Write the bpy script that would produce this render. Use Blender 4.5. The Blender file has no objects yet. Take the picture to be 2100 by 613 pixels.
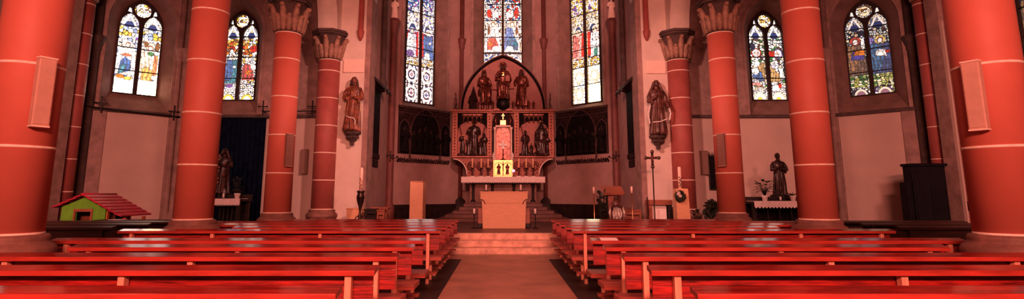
import bpy, bmesh, math, random
import numpy as np
from mathutils import Vector, Matrix
R = math.radians
PI = math.pi
scene = bpy.context.scene
COL = scene.collection
random.seed(7)

# ------------------------------------------------------------------ camera model
F_PX, CX, CY = 1100.0, 1027.0, 227.0
TH = math.atan(173.0 / 1100.0)
CT, ST = math.cos(TH), math.sin(TH)
CAMX, CAMZ = -0.10, 1.5

def W(u, v, y):
    """x and z of the point seen at pixel (u, v) standing at depth y"""
    a = (u - CX) / F_PX
    b = (CY - v) / F_PX
    dy = CT - b * ST
    return CAMX + a * y / dy, CAMZ + (ST + b * CT) / dy * y

# ------------------------------------------------------------------ materials
def new_mat(name):
    m = bpy.data.materials.new(name)
    m.use_nodes = True
    nt = m.node_tree
    return m, nt, nt.nodes['Principled BSDF']

def mat(name, base, rough=0.6, metal=0.0, var=0.12, scale=6.0, bump=0.1, stretch=(1, 1, 1), spec=0.5, coat=0.0, dark=None, bscale=None):
    m, nt, b = new_mat(name)
    tc = nt.nodes.new('ShaderNodeTexCoord')
    mp = nt.nodes.new('ShaderNodeMapping')
    mp.inputs['Scale'].default_value = stretch
    nt.links.new(tc.outputs['Object'], mp.inputs['Vector'])
    nz = nt.nodes.new('ShaderNodeTexNoise')
    nz.inputs['Scale'].default_value = scale
    nz.inputs['Detail'].default_value = 6
    nz.inputs['Roughness'].default_value = 0.6
    nt.links.new(mp.outputs['Vector'], nz.inputs['Vector'])
    cr = nt.nodes.new('ShaderNodeValToRGB')
    lo = dark if dark else tuple(c * (1 - 2 * var) for c in base)
    hi = tuple(min(1, c * (1 + var)) for c in base)
    cr.color_ramp.elements[0].position = 0.32
    cr.color_ramp.elements[1].position = 0.68
    cr.color_ramp.elements[0].color = (*lo, 1)
    cr.color_ramp.elements[1].color = (*hi, 1)
    nt.links.new(nz.outputs['Fac'], cr.inputs['Fac'])
    nt.links.new(cr.outputs['Color'], b.inputs['Base Color'])
    b.inputs['Roughness'].default_value = rough
    b.inputs['Metallic'].default_value = metal
    b.inputs['Specular IOR Level'].default_value = spec
    b.inputs['Coat Weight'].default_value = coat
    b.inputs['Coat Roughness'].default_value = 0.08
    if bump:
        n2 = nt.nodes.new('ShaderNodeTexNoise')
        n2.inputs['Scale'].default_value = bscale or scale * 4
        n2.inputs['Detail'].default_value = 4
        nt.links.new(mp.outputs['Vector'], n2.inputs['Vector'])
        bp = nt.nodes.new('ShaderNodeBump')
        bp.inputs['Strength'].default_value = bump
        bp.inputs['Distance'].default_value = 0.01
        nt.links.new(n2.outputs['Fac'], bp.inputs['Height'])
        nt.links.new(bp.outputs['Normal'], b.inputs['Normal'])
    return m

def emis(name, col, s):
    m, nt, b = new_mat(name)
    b.inputs['Base Color'].default_value = (*col, 1)
    b.inputs['Emission Color'].default_value = (*col, 1)
    b.inputs['Emission Strength'].default_value = s
    return m

M = {}
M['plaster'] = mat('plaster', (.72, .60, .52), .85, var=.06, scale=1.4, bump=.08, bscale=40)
M['apse_plaster'] = mat('apse_plaster', (.40, .235, .21), .85, var=.12, scale=1.1, bump=.08, bscale=30)  # darkened in colour to stand in for the dim light of the apse
M['panel_plaster'] = mat('panel_plaster', (.62, .44, .37), .85, var=.05, scale=1.2, bump=.08, bscale=40)
M['stone'] = mat('brown_stone', (.36, .22, .19), .8, var=.18, scale=3, bump=.2)
M['dark_stone'] = mat('dark_stone', (.085, .05, .045), .8, var=.2, scale=4, bump=.2)
M['tracery'] = mat('tracery_stone', (.035, .02, .018), .85, var=.2, scale=6, bump=.1)  # near-black, so the window stonework reads as a backlit silhouette
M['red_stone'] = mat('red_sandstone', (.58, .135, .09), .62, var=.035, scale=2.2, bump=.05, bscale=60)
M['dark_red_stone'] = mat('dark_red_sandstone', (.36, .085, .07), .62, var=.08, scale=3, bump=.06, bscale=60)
M['mortar'] = mat('white_mortar', (.92, .72, .60), .7, var=.1, scale=12, bump=.05)
M['capital'] = mat('carved_capital_stone', (.34, .19, .13), .6, var=.2, scale=8, bump=.15)
M['base_stone'] = mat('base_stone', (.23, .10, .075), .7, var=.18, scale=5, bump=.15)
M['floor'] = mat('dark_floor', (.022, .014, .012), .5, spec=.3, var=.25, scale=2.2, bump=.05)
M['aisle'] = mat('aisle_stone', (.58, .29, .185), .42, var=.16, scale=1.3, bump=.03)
M['altar_step'] = mat('altar_step_stone', (.13, .045, .032), .6, var=.25, scale=4, bump=.1)
M['step'] = mat('pale_step_stone', (.92, .52, .38), .6, var=.2, scale=5, bump=.08)
M['platform'] = mat('platform_wood', (.11, .035, .025), .4, var=.2, scale=2, bump=.05)
M['pew'] = mat('polished_pew_wood', (.27, .016, .012), .11, var=.35, scale=1.6, stretch=(1, 9, 16), bump=.05, coat=.35)  # ledge wood coloured darker so tops look less lit than their edge
M['pew_lit_edge'] = mat('pew_lit_edge_wood', (.44, .042, .028), .3, var=.2, scale=2, stretch=(1, 6, 6), bump=.04)  # lighter copy of the pew wood, for front edges that look lit
M['pew_seat'] = mat('pew_seat_wood', (.42, .075, .05), .4, var=.2, scale=2, stretch=(1, 7, 7), bump=.04)
M['pew_panel'] = mat('pew_panel_wood', (.34, .015, .011), .38, var=.42, scale=2.6, stretch=(1.2, 8, 14), bump=.08)
M['pew_post'] = mat('pew_post_wood', (.80, .31, .20), .4, var=.18, scale=3, stretch=(8, 8, 1), bump=.05)
M['shaded_pew'] = mat('shaded_pew_wood', (.035, .012, .010), .35, spec=.3, var=.25, scale=2, stretch=(1, 8, 8), bump=.05)  # pew wood with the side aisle's shade put into its colour
M['pale_wood'] = mat('pale_wood', (.80, .44, .25), .5, var=.05, scale=2.4, stretch=(2, 2, 8), bump=.04)
M['brown_wood'] = mat('brown_wood', (.36, .11, .06), .45, var=.2, scale=3, stretch=(1, 5, 6), bump=.05)
M['dark_wood'] = mat('dark_wood', (.022, .012, .010), .55, spec=.25, var=.3, scale=4, bump=.1)
M['arch_ground'] = mat('arch_ground', (.34, .105, .08), .55, var=.12, scale=5, bump=.1)
M['carved'] = mat('carved_gilt_wood', (.19, .05, .032), .27, metal=.5, var=.45, scale=9, bump=.25)
M['gilt'] = mat('gilded_frame', (.27, .078, .046), .35, metal=.35, var=.35, scale=22, bump=.4)
M['gold'] = mat('bright_gold', (.95, .62, .22), .3, metal=.55, var=.12, scale=14, bump=.15)
M['relief_bg'] = mat('relief_ground', (.37, .105, .072), .55, var=.15, scale=5, bump=.1)
M['figure'] = mat('dark_carved_figure', (.05, .018, .015), .34, metal=.15, var=.5, scale=7, bump=.2)
M['statue'] = mat('painted_statue_wood', (.24, .07, .035), .42, var=.4, scale=5, bump=.15)
M['statue_dark'] = mat('dark_statue_wood', (.12, .042, .03), .42, var=.4, scale=5, bump=.15)
M['skin'] = mat('statue_skin', (.42, .17, .10), .5, var=.1, scale=8, bump=.05)
M['hair'] = mat('statue_hair', (.06, .025, .018), .55, var=.3, scale=20, bump=.4)
M['bronze'] = mat('dark_bronze', (.06, .035, .028), .35, metal=.7, var=.3, scale=9, bump=.1)
M['iron'] = mat('black_iron', (.016, .012, .012), .5, metal=.5, var=.2, scale=9, bump=.1)
M['brass'] = mat('brass', (.70, .38, .18), .25, metal=.9, var=.1, scale=9, bump=.05)
M['wax'] = mat('candle_wax', (.90, .62, .50), .45, var=.05, scale=9, bump=.02)
M['white'] = mat('white_paint', (.95, .86, .80), .5, var=.04, scale=9, bump=.02)
M['cloth'] = mat('white_cloth', (.86, .70, .66), .8, var=.08, scale=14, bump=.15)
M['speaker'] = mat('pale_box_paint', (.58, .33, .25), .55, var=.06, scale=6, bump=.05)
M['speaker_dim'] = mat('brown_box_paint', (.24, .12, .09), .55, var=.06, scale=6, bump=.05)
M['tablet'] = mat('tablet_paint', (.88, .66, .55), .6, var=.04, scale=6, bump=.03)
M['navy'] = mat('navy_cloth', (.003, .006, .018), .95, var=.3, scale=5, bump=.2, spec=.05)
M['leaf'] = mat('dark_leaf', (.022, .026, .013), .5, var=.4, scale=12, bump=.1)
M['green'] = mat('lime_plastic', (.16, .46, .03), .45, var=.12, scale=4, bump=.05)
M['pinkred'] = mat('red_plastic_roof', (.50, .02, .06), .4, var=.12, scale=4, bump=.05)
M['orange'] = mat('orange_plastic', (.75, .16, .04), .45, var=.1, scale=4, bump=.05)
M['mural'] = mat('mural_ground', (.032, .015, .015), .8, var=.45, scale=3.5, bump=.1, spec=.2)
M['mural_dark'] = mat('mural_dark', (.008, .005, .006), .8, var=.6, scale=6, bump=.1, spec=.15)
M['mural_line'] = mat('mural_border', (.075, .033, .03), .7, var=.35, scale=14, bump=.15)
M['apse_shaft'] = mat('apse_shaft_stone', (.17, .05, .042), .6, var=.12, scale=4, bump=.1)
M['confessional'] = mat('confessional_wood', (.007, .006, .010), .6, spec=.2, var=.3, scale=3, bump=.1)
M['paper'] = mat('white_paper', (.95, .9, .88), .6, var=.03, scale=9, bump=0)
M['vigil'] = emis('vigil_glass', (1, .06, .12), 9)
M['vigil_core'] = emis('vigil_flame', (1, .7, .75), 30)
M['silver'] = mat('silver_cloth', (.85, .72, .66), .35, metal=.3, var=.3, scale=18, bump=.4)

def glass_mat(strength):
    m, nt, b = new_mat('stained_glass')
    at = nt.nodes.new('ShaderNodeVertexColor')
    at.layer_name = 'pane'
    nt.links.new(at.outputs['Color'], b.inputs['Emission Color'])
    nt.links.new(at.outputs['Color'], b.inputs['Base Color'])
    b.inputs['Emission Strength'].default_value = strength
    b.inputs['Roughness'].default_value = 0.3
    return m
M['glass'] = glass_mat(1.0)

# ------------------------------------------------------------------ mesh builder
class MB:
    def __init__(s):
        s.v = []; s.f = []; s.sm = []
    def add(s, vs, fs, smooth=False, X=None):
        o = len(s.v)
        s.v += [tuple(X @ Vector(p)) if X is not None else tuple(p) for p in vs]
        s.f += [tuple(i + o for i in f) for f in fs]
        s.sm += [smooth] * len(fs)
        return s
    def box(s, x0, x1, y0, y1, z0, z1, X=None):
        if x0 > x1: x0, x1 = x1, x0
        if y0 > y1: y0, y1 = y1, y0
        if z0 > z1: z0, z1 = z1, z0
        vs = [(x0, y0, z0), (x1, y0, z0), (x1, y1, z0), (x0, y1, z0), (x0, y0, z1), (x1, y0, z1), (x1, y1, z1), (x0, y1, z1)]
        return s.add(vs, [(0, 3, 2, 1), (4, 5, 6, 7), (0, 1, 5, 4), (1, 2, 6, 5), (2, 3, 7, 6), (3, 0, 4, 7)], X=X)
    def lathe(s, prof, n=24, c=(0, 0, 0), X=None, flute=None, smooth=True, sx=1, sy=1, rot=0):
        """prof: list of (r, z); closed top and bottom; flute(theta, r, z) -> r"""
        vs = []; fs = []
        for r, z in prof:
            for i in range(n):
                t = 2 * PI * i / n + rot
                rr = flute(t, r, z) if flute else r
                vs.append((c[0] + rr * math.cos(t) * sx, c[1] + rr * math.sin(t) * sy, c[2] + z))
        for k in range(len(prof) - 1):
            for i in range(n):
                j = (i + 1) % n
                fs.append((k * n + i, k * n + j, (k + 1) * n + j, (k + 1) * n + i))
        s.add(vs, fs, smooth, X)
        o = len(s.v) - len(vs)
        s.f.append(tuple(o + i for i in range(n - 1, -1, -1))); s.sm.append(False)
        s.f.append(tuple(o + (len(prof) - 1) * n + i for i in range(n))); s.sm.append(False)
        return s
    def tube(s, pts, rad, n=10, smooth=True, X=None):
        pts = [Vector(p) for p in pts]
        if not hasattr(rad, '__len__'): rad = [rad] * len(pts)
        vs = []; fs = []
        prev = None
        for i, p in enumerate(pts):
            d = (pts[min(i + 1, len(pts) - 1)] - pts[max(i - 1, 0)]).normalized()
            if prev is None:
                ref = Vector((0, 0, 1)) if abs(d.z) < .9 else Vector((1, 0, 0))
                a = d.cross(ref).normalized()
            else:
                a = (prev - d * prev.dot(d)).normalized()
            prev = a
            b = d.cross(a)
            for k in range(n):
                t = 2 * PI * k / n
                vs.append(p + (a * math.cos(t) + b * math.sin(t)) * rad[i])
        for i in range(len(pts) - 1):
            for k in range(n):
                j = (k + 1) % n
                fs.append((i * n + k, i * n + j, (i + 1) * n + j, (i + 1) * n + k))
        fs.append(tuple(range(n - 1, -1, -1)))
        fs.append(tuple((len(pts) - 1) * n + k for k in range(n)))
        return s.add(vs, fs, smooth, X)
    def ball(s, c, r, nu=16, nv=10, f=None, X=None):
        if not hasattr(r, '__len__'): r = (r, r, r)
        vs = [(c[0], c[1], c[2] - r[2])]; fs = []
        for j in range(1, nv):
            ph = -PI / 2 + PI * j / nv
            for i in range(nu):
                t = 2 * PI * i / nu
                d = (math.cos(ph) * math.cos(t), math.cos(ph) * math.sin(t), math.sin(ph))
                k = f(d) if f else 1
                vs.append((c[0] + r[0] * d[0] * k, c[1] + r[1] * d[1] * k, c[2] + r[2] * d[2] * k))
        vs.append((c[0], c[1], c[2] + r[2]))
        for i in range(nu):
            fs.append((0, 1 + (i + 1) % nu, 1 + i))
        for j in range(nv - 2):
            for i in range(nu):
                a = 1 + j * nu + i; b = 1 + j * nu + (i + 1) % nu
                fs.append((a, b, b + nu, a + nu))
        o = 1 + (nv - 2) * nu
        for i in range(nu):
            fs.append((o + i, o + (i + 1) % nu, len(vs) - 1))
        return s.add(vs, fs, True, X)
    def plate(s, outlines, t0, t1, X):
        """flat shape with holes (even-odd outlines in 2D) between depths t0..t1; X maps (s, z, d) to the object"""
        cu = bpy.data.curves.new('tmp', 'CURVE')
        cu.dimensions = '2D'; cu.fill_mode = 'BOTH'; cu.extrude = abs(t1 - t0) / 2
        for o in outlines:
            sp = cu.splines.new('POLY')
            sp.points.add(len(o) - 1)
            for p, q in zip(sp.points, o): p.co = (q[0], q[1], 0, 1)
            sp.use_cyclic_u = True
        ob = bpy.data.objects.new('tmp', cu)
        COL.objects.link(ob)
        dg = bpy.context.evaluated_depsgraph_get()
        me = bpy.data.meshes.new_from_object(ob.evaluated_get(dg))
        mid = (t0 + t1) / 2
        s.add([(v.co.x, v.co.y, v.co.z + mid) for v in me.vertices], [tuple(p.vertices) for p in me.polygons], False, X)
        bpy.data.objects.remove(ob); bpy.data.curves.remove(cu); bpy.data.meshes.remove(me)
        return s
    def loft(s, A, B, X=None, smooth=False):
        n = len(A)
        fs = [(i, (i + 1) % n, n + (i + 1) % n, n + i) for i in range(n)]
        return s.add(list(A) + list(B), fs, smooth, X)
    def build(s, name, m, parent=None, bevel=0, remesh=0, weld=False, loc=None, rotz=0, smooth_it=0):
        me = bpy.data.meshes.new(name)
        me.from_pydata(s.v, [], s.f)
        me.polygons.foreach_set('use_smooth', s.sm)
        bm = bmesh.new(); bm.from_mesh(me)
        if weld: bmesh.ops.remove_doubles(bm, verts=bm.verts, dist=1e-5)
        bmesh.ops.recalc_face_normals(bm, faces=bm.faces)
        bm.to_mesh(me); bm.free()
        me.materials.append(M[m] if isinstance(m, str) else m)
        o = bpy.data.objects.new(name, me)
        COL.objects.link(o)
        if parent: o.parent = parent
        if loc: o.location = loc
        o.rotation_euler.z = rotz
        if remesh:
            r = o.modifiers.new('r', 'REMESH'); r.mode = 'VOXEL'; r.voxel_size = remesh; r.use_smooth_shade = True
            if smooth_it:
                q = o.modifiers.new('s', 'SMOOTH'); q.iterations = smooth_it; q.factor = .5
        if bevel:
            b = o.modifiers.new('b', 'BEVEL'); b.width = bevel; b.segments = 2; b.limit_method = 'ANGLE'
        return o

def thing(name, label, cat, loc=(0, 0, 0), rotz=0, group=None):
    o = bpy.data.objects.new(name, None)
    COL.objects.link(o)
    o.location = loc; o.rotation_euler.z = rotz
    o.empty_display_size = .1
    tag(o, label, cat, group)
    return o

def tag(o, label, cat, group=None):
    o['label'] = label; o['category'] = cat
    if len(label.replace('-', ' ').split()) > 16: print('LONGLABEL', label)
    if group: o['group'] = group
    return o

def struct(o, label=None):
    o['kind'] = 'structure'
    if label: o['label'] = label
    return o

def kids(o):
    return [c for c in COL.objects if c.parent == o]

def dup(root, loc, rotz=None, label=None, group=None):
    c = root.copy(); COL.objects.link(c)
    c.location = loc
    if rotz is not None: c.rotation_euler.z = rotz
    if label: c['label'] = label
    if group: c['group'] = group
    def rec(a, b):
        for k in kids(a):
            d = k.copy(); COL.objects.link(d); d.parent = b
            rec(k, d)
    rec(root, c)
    return c

# ------------------------------------------------------------------ outlines
def lancet(w, zb, zs, k=.7, n=14, cx=0):
    """pointed-arch opening: bottom left, bottom right, up, arc to the apex, arc down"""
    r = w * k; h = w / 2
    amax = math.acos((r - h) / r)
    pts = [(cx - h, zb), (cx + h, zb)]
    for i in range(n + 1):
        a = amax * i / n
        pts.append((cx + h - r + r * math.cos(a), zs + r * math.sin(a)))
    for i in range(n - 1, -1, -1):
        a = amax * i / n
        pts.append((cx - h + r - r * math.cos(a), zs + r * math.sin(a)))
    return pts

def circle(cx, cz, r, n=28):
    return [(cx + r * math.cos(2 * PI * i / n), cz + r * math.sin(2 * PI * i / n)) for i in range(n)]

def rect(x0, x1, z0, z1):
    return [(x0, z0), (x1, z0), (x1, z1), (x0, z1)]

def frame2(p0, p1, flip=False):
    """matrix mapping (s along p0->p1 from its middle, z up, d outward) to the world; outward = left of p0->p1 unless flip"""
    p0 = Vector((p0[0], p0[1], 0)); p1 = Vector((p1[0], p1[1], 0))
    d = (p1 - p0).normalized()
    n = Vector((-d.y, d.x, 0))
    if flip: n = -n
    c = (p0 + p1) / 2
    return Matrix(((d.x, 0, n.x, c.x), (d.y, 0, n.y, c.y), (0, 1, 0, 0), (0, 0, 0, 1))), (p1 - p0).length
# ------------------------------------------------------------------ stained glass painter
class Pane:
    """colours of one light of a window, painted in metres (s across, z up), one colour per small quarry"""
    def __init__(p, s0, s1, z0, z1, seed=0, cell=.0125):
        p.s0, p.s1, p.z0, p.z1 = s0, s1, z0, z1
        p.nx = max(4, int((s1 - s0) / cell)); p.nz = max(4, int((z1 - z0) / cell))
        xs = s0 + (np.arange(p.nx) + .5) * (s1 - s0) / p.nx
        zs = z0 + (np.arange(p.nz) + .5) * (z1 - z0) / p.nz
        p.S, p.Z = np.meshgrid(xs, zs)
        p.img = np.ones((p.nz, p.nx, 3)) * .8
        p.rng = np.random.RandomState(seed)
        p.w = s1 - s0; p.c = (s0 + s1) / 2
    def mosaic(p, pal, size=.09, z0=None, z1=None, lead=.011, s0=None, s1=None, stretch=1.0):
        pal = np.array(pal); g = size * (1.25 if size < .12 else 1.0)
        K = p.rng.randint(0, 10 ** 6)
        X = p.S / g; Y = p.Z / (g * stretch)
        ix = np.floor(X).astype(int); iy = np.floor(Y).astype(int)
        d1 = np.full(X.shape, 9.); d2 = np.full(X.shape, 9.); best = np.zeros(X.shape, int)
        for dx in (-1, 0, 1):
            for dy in (-1, 0, 1):
                a = ix + dx; b = iy + dy
                h = (a * 73856093 ^ b * 19349663 ^ K * 83492791) & 0x7fffffff
                px = a + .1 + .8 * ((h % 1009) / 1009.); py = b + .1 + .8 * ((h // 1009 % 1013) / 1013.)
                d = np.hypot(X - px, Y - py)
                nw = d < d1
                d2 = np.where(nw, d1, np.minimum(d2, d)); best = np.where(nw, h // 7, best); d1 = np.where(nw, d, d1)
        c = pal[best % len(pal)]
        c = np.where((d2 - d1)[..., None] < 1.7 * lead / g, .015, c)
        m = np.ones(X.shape, bool)
        if z0 is not None: m &= p.Z >= z0
        if z1 is not None: m &= p.Z < z1
        if s0 is not None: m &= p.S >= s0
        if s1 is not None: m &= p.S < s1
        p.img[m] = c[m]
        return p
    def ell(p, cx, cz, rx, rz, col, out=.013, fold=0):
        q = ((p.S - cx) / rx) ** 2 + ((p.Z - cz) / rz) ** 2
        qo = ((p.S - cx) / (rx + out)) ** 2 + ((p.Z - cz) / (rz + out)) ** 2
        p.img[qo < 1] = .02
        p._fill(q < 1, col, fold)
        return p
    def _fill(p, m, col, fold):
        c = np.array(col)[None, :] * np.ones((m.sum(), 1))
        if fold:
            k = .72 + .38 * np.sin(p.S[m] * fold + 2.2 * np.sin(p.Z[m] * 6.0))
            c = np.clip(c * k[:, None] + .05, 0, 1.2)
        p.img[m] = c
    def poly(p, pts, col, out=.013, fold=0):
        def inside(P):
            m = np.zeros(p.S.shape, bool); n = len(P)
            for i in range(n):
                x0, z0 = P[i]; x1, z1 = P[(i + 1) % n]
                if z0 == z1: continue
                cnd = ((z0 > p.Z) != (z1 > p.Z)) & (p.S < (x1 - x0) * (p.Z - z0) / (z1 - z0) + x0)
                m ^= cnd
            return m
        cx = sum(q[0] for q in pts) / len(pts); cz = sum(q[1] for q in pts) / len(pts)
        big = []
        for x, z in pts:
            l = math.hypot(x - cx, z - cz) + 1e-6
            big.append((x + (x - cx) / l * out, z + (z - cz) / l * out))
        p.img[inside(big)] = .02
        p._fill(inside(pts), col, fold)
        return p
    def fig(p, cx, z0, h, robe, cloak=None, halo=(1, .85, .35), skin=(.95, .72, .55), lean=0, wid=.30, hair=(.25, .1, .05)):
        w = h * wid
        top = z0 + h
        p.ell(cx + lean, top - h * .09, h * .115, h * .115, halo)
        p.poly([(cx - w * .62, z0), (cx + w * .62, z0), (cx + w * .5 + lean * .5, z0 + h * .5), (cx + w * .42 + lean, z0 + h * .8), (cx - w * .42 + lean, z0 + h * .8), (cx - w * .5 + lean * .5, z0 + h * .5)], robe, fold=70)
        if cloak:
            p.poly([(cx - w * .66, z0 + .05 * h), (cx - w * .1, z0 + h * .1), (cx + w * .15 + lean * .5, z0 + h * .5), (cx + lean, z0 + h * .78), (cx - w * .46 + lean, z0 + h * .8), (cx - w * .6, z0 + h * .45)], cloak, fold=55)
        p.ell(cx + w * .2 + lean, z0 + h * .56, h * .05, h * .035, skin, out=.008)
        p.ell(cx + lean, top - h * .10, h * .068, h * .085, hair, out=.006)
        p.ell(cx + lean, top - h * .115, h * .05, h * .065, skin, out=.004)
        return p
    def quatre(p, z0, z1, bg, ring, heart):
        """lattice panel of crossing bands around a rosette"""
        zc = (z0 + z1) / 2; r = min(p.w, z1 - z0) / 2
        m = (p.Z >= z0) & (p.Z < z1)
        p.mosaic(bg, .05, z0, z1, lead=.006)
        u = (p.S - p.c) / r; v = (p.Z - zc) / ((z1 - z0) / 2)
        for sx in (-1, 0, 1):
            for sz in (-1, 0, 1):
                if abs(sx) + abs(sz) in (0, 2):
                    d = np.hypot(u - sx, v - sz)
                    p.img[m & (abs(d - .68) < .16)] = .03
                    p.img[m & (abs(d - .68) < .105)] = ring
                    p.img[m & (d < .40)] = .03
                    p.img[m & (d < .34)] = ring
                    p.img[m & (d < .22)] = heart
                    p.img[m & (d < .08)] = ring
                    p.img[m & (d < .36) & (abs(u - sx) < .03)] = .03
                    p.img[m & (d < .36) & (abs(v - sz) < .03)] = .03
        return p
    def leads(p, size=.10, lead=.010, vary=.3, z0=None, z1=None):
        """cut everything painted so far into quarries with lead lines and uneven glass"""
        keep = p.img.copy()
        g = np.linspace(1 - vary, 1 + vary * .6, 9)
        p.mosaic([(q, q, q) for q in g], size, lead=lead)
        m = p.img.copy()
        dark = m.max(axis=2) < .1
        p.img = keep * m
        p.img[dark] = np.minimum(keep[dark], .04)
        if z0 is not None:
            k = (p.Z < z0) | (p.Z > z1)
            p.img[k] = keep[k]
        return p
    def border(p, col, wd=.045):
        m = (p.S < p.s0 + wd) | (p.S > p.s1 - wd)
        k = (np.floor(p.Z / .09).astype(int) % 2)[..., None]
        c = np.where(k, np.array(col)[None, None, :], np.array((1., .95, .88))[None, None, :])
        p.img[m] = c[m]
        e = (abs(p.S - p.s0 - wd) < .008) | (abs(p.S - p.s1 + wd) < .008)
        p.img[e] = .02
        return p
    def canopy(p, z0, z1, col=(.95, .9, .8), sky=(.05, .07, .25)):
        """architectural canopy over a figure"""
        p.mosaic([sky, col, col, (.75, .6, .35), (.3, .3, .4)], .06, z0, z1, lead=.008)
        h = z1 - z0
        p.ell(p.c, z0 + .18 * h, p.w * .22, .2 * h, (.03, .04, .12))
        for s in (-1, 1):
            p.poly([(p.c + s * p.w * .42, z0), (p.c + s * p.w * .34, z0), (p.c + s * p.w * .05, z0 + .55 * h), (p.c, z0 + .85 * h), (p.c + s * p.w * .12, z0 + .6 * h)], col)
        return p

def glass_mesh(panes, X, parent, d, keep=None):
    """one mesh of small coloured quarries for all lights of a window"""
    vs = []; fs = []; cols = []
    for p in panes:
        xs = np.linspace(p.s0, p.s1, p.nx + 1); zs = np.linspace(p.z0, p.z1, p.nz + 1)
        o = len(vs)
        for z in zs:
            for x in xs:
                vs.append((x, z, d))
        n = p.nx + 1
        for j in range(p.nz):
            for i in range(p.nx):
                if keep and not keep((xs[i] + xs[i + 1]) / 2, (zs[j] + zs[j + 1]) / 2): continue
                a = o + j * n + i
                fs.append((a, a + 1, a + n + 1, a + n))
                cols.append(p.img[j, i])
    me = bpy.data.meshes.new('glass')
    me.from_pydata([tuple(X @ Vector(v)) for v in vs], [], fs)
    at = me.color_attributes.new('pane', 'FLOAT_COLOR', 'CORNER')
    arr = np.ones((len(fs), 4, 4), np.float32)
    arr[:, :, :3] = np.array(cols, np.float32)[:, None, :]
    at.data.foreach_set('color', arr.ravel())
    me.materials.append(M['glass'])
    o = bpy.data.objects.new('glass', me)
    COL.objects.link(o); o.parent = parent
    return o

def window(n, X, s, outer, inner, lights, panes, bars, label, depth=.46, zbar=None, extra=None):
    """window_<n>: splayed reveal, stone tracery plate, glazing bars and the glass; outlines are relative to s"""
    sh = lambda pts: [(x + s, z) for x, z in pts]
    root = bpy.data.objects.new('window_%d' % n, None); COL.objects.link(root)
    struct(root, label)
    A = [(x, z, -.01) for x, z in sh(outer)]; B = [(x, z, depth) for x, z in sh(inner)]
    MB().loft(A, B, X).build('reveal', 'reveal', root)
    MB().plate([sh(inner)] + [sh(l) for l in lights], depth - .06, depth + .06, X).build('tracery', 'tracery', root)  # silhouette against the bright glass is put into the stone colour
    b = MB()
    for (x0, x1, z) in bars:
        b.box(s + x0, s + x1, z - .016, z + .016, depth - .035, depth + .0, X)
    b.build('glazing_bar', 'iron', root)
    for p in panes:
        p.S = p.S + s; p.s0 += s; p.s1 += s
    g = glass_mesh(panes, X, root, depth + .03)
    # moulded rim around the opening on the room side
    mo = MB()
    rim = [(x * 1.10, z + (.0 if z < inner[2][1] - 1 else .10)) for x, z in outer]
    mo.plate([sh(rim), sh([(x * 1.0, z) for x, z in outer])], -.05, .03, X).build('rim', 'stone', root)
    return root

M['reveal'] = mat('reveal_stone', (.24, .135, .11), .85, var=.15, scale=2.5, bump=.15)

WHT = (1.45, 1.35, 1.25); CRM = (1.1, .85, .55); YEL = (.85, .48, .07); RED = (.55, .03, .018); ORG = (.72, .20, .03)
BLU = (.02, .10, .32); TEA = (.015, .19, .25); LBL = (.28, .38, .62); PUR = (.18, .08, .30); GRN = (.06, .18, .05); OLV = (.45, .45, .10)
DRK = (.03, .025, .05); BRN = (.18, .075, .03); GRY = (.55, .55, .6); PNK = (1.0, .6, .55)

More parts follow.
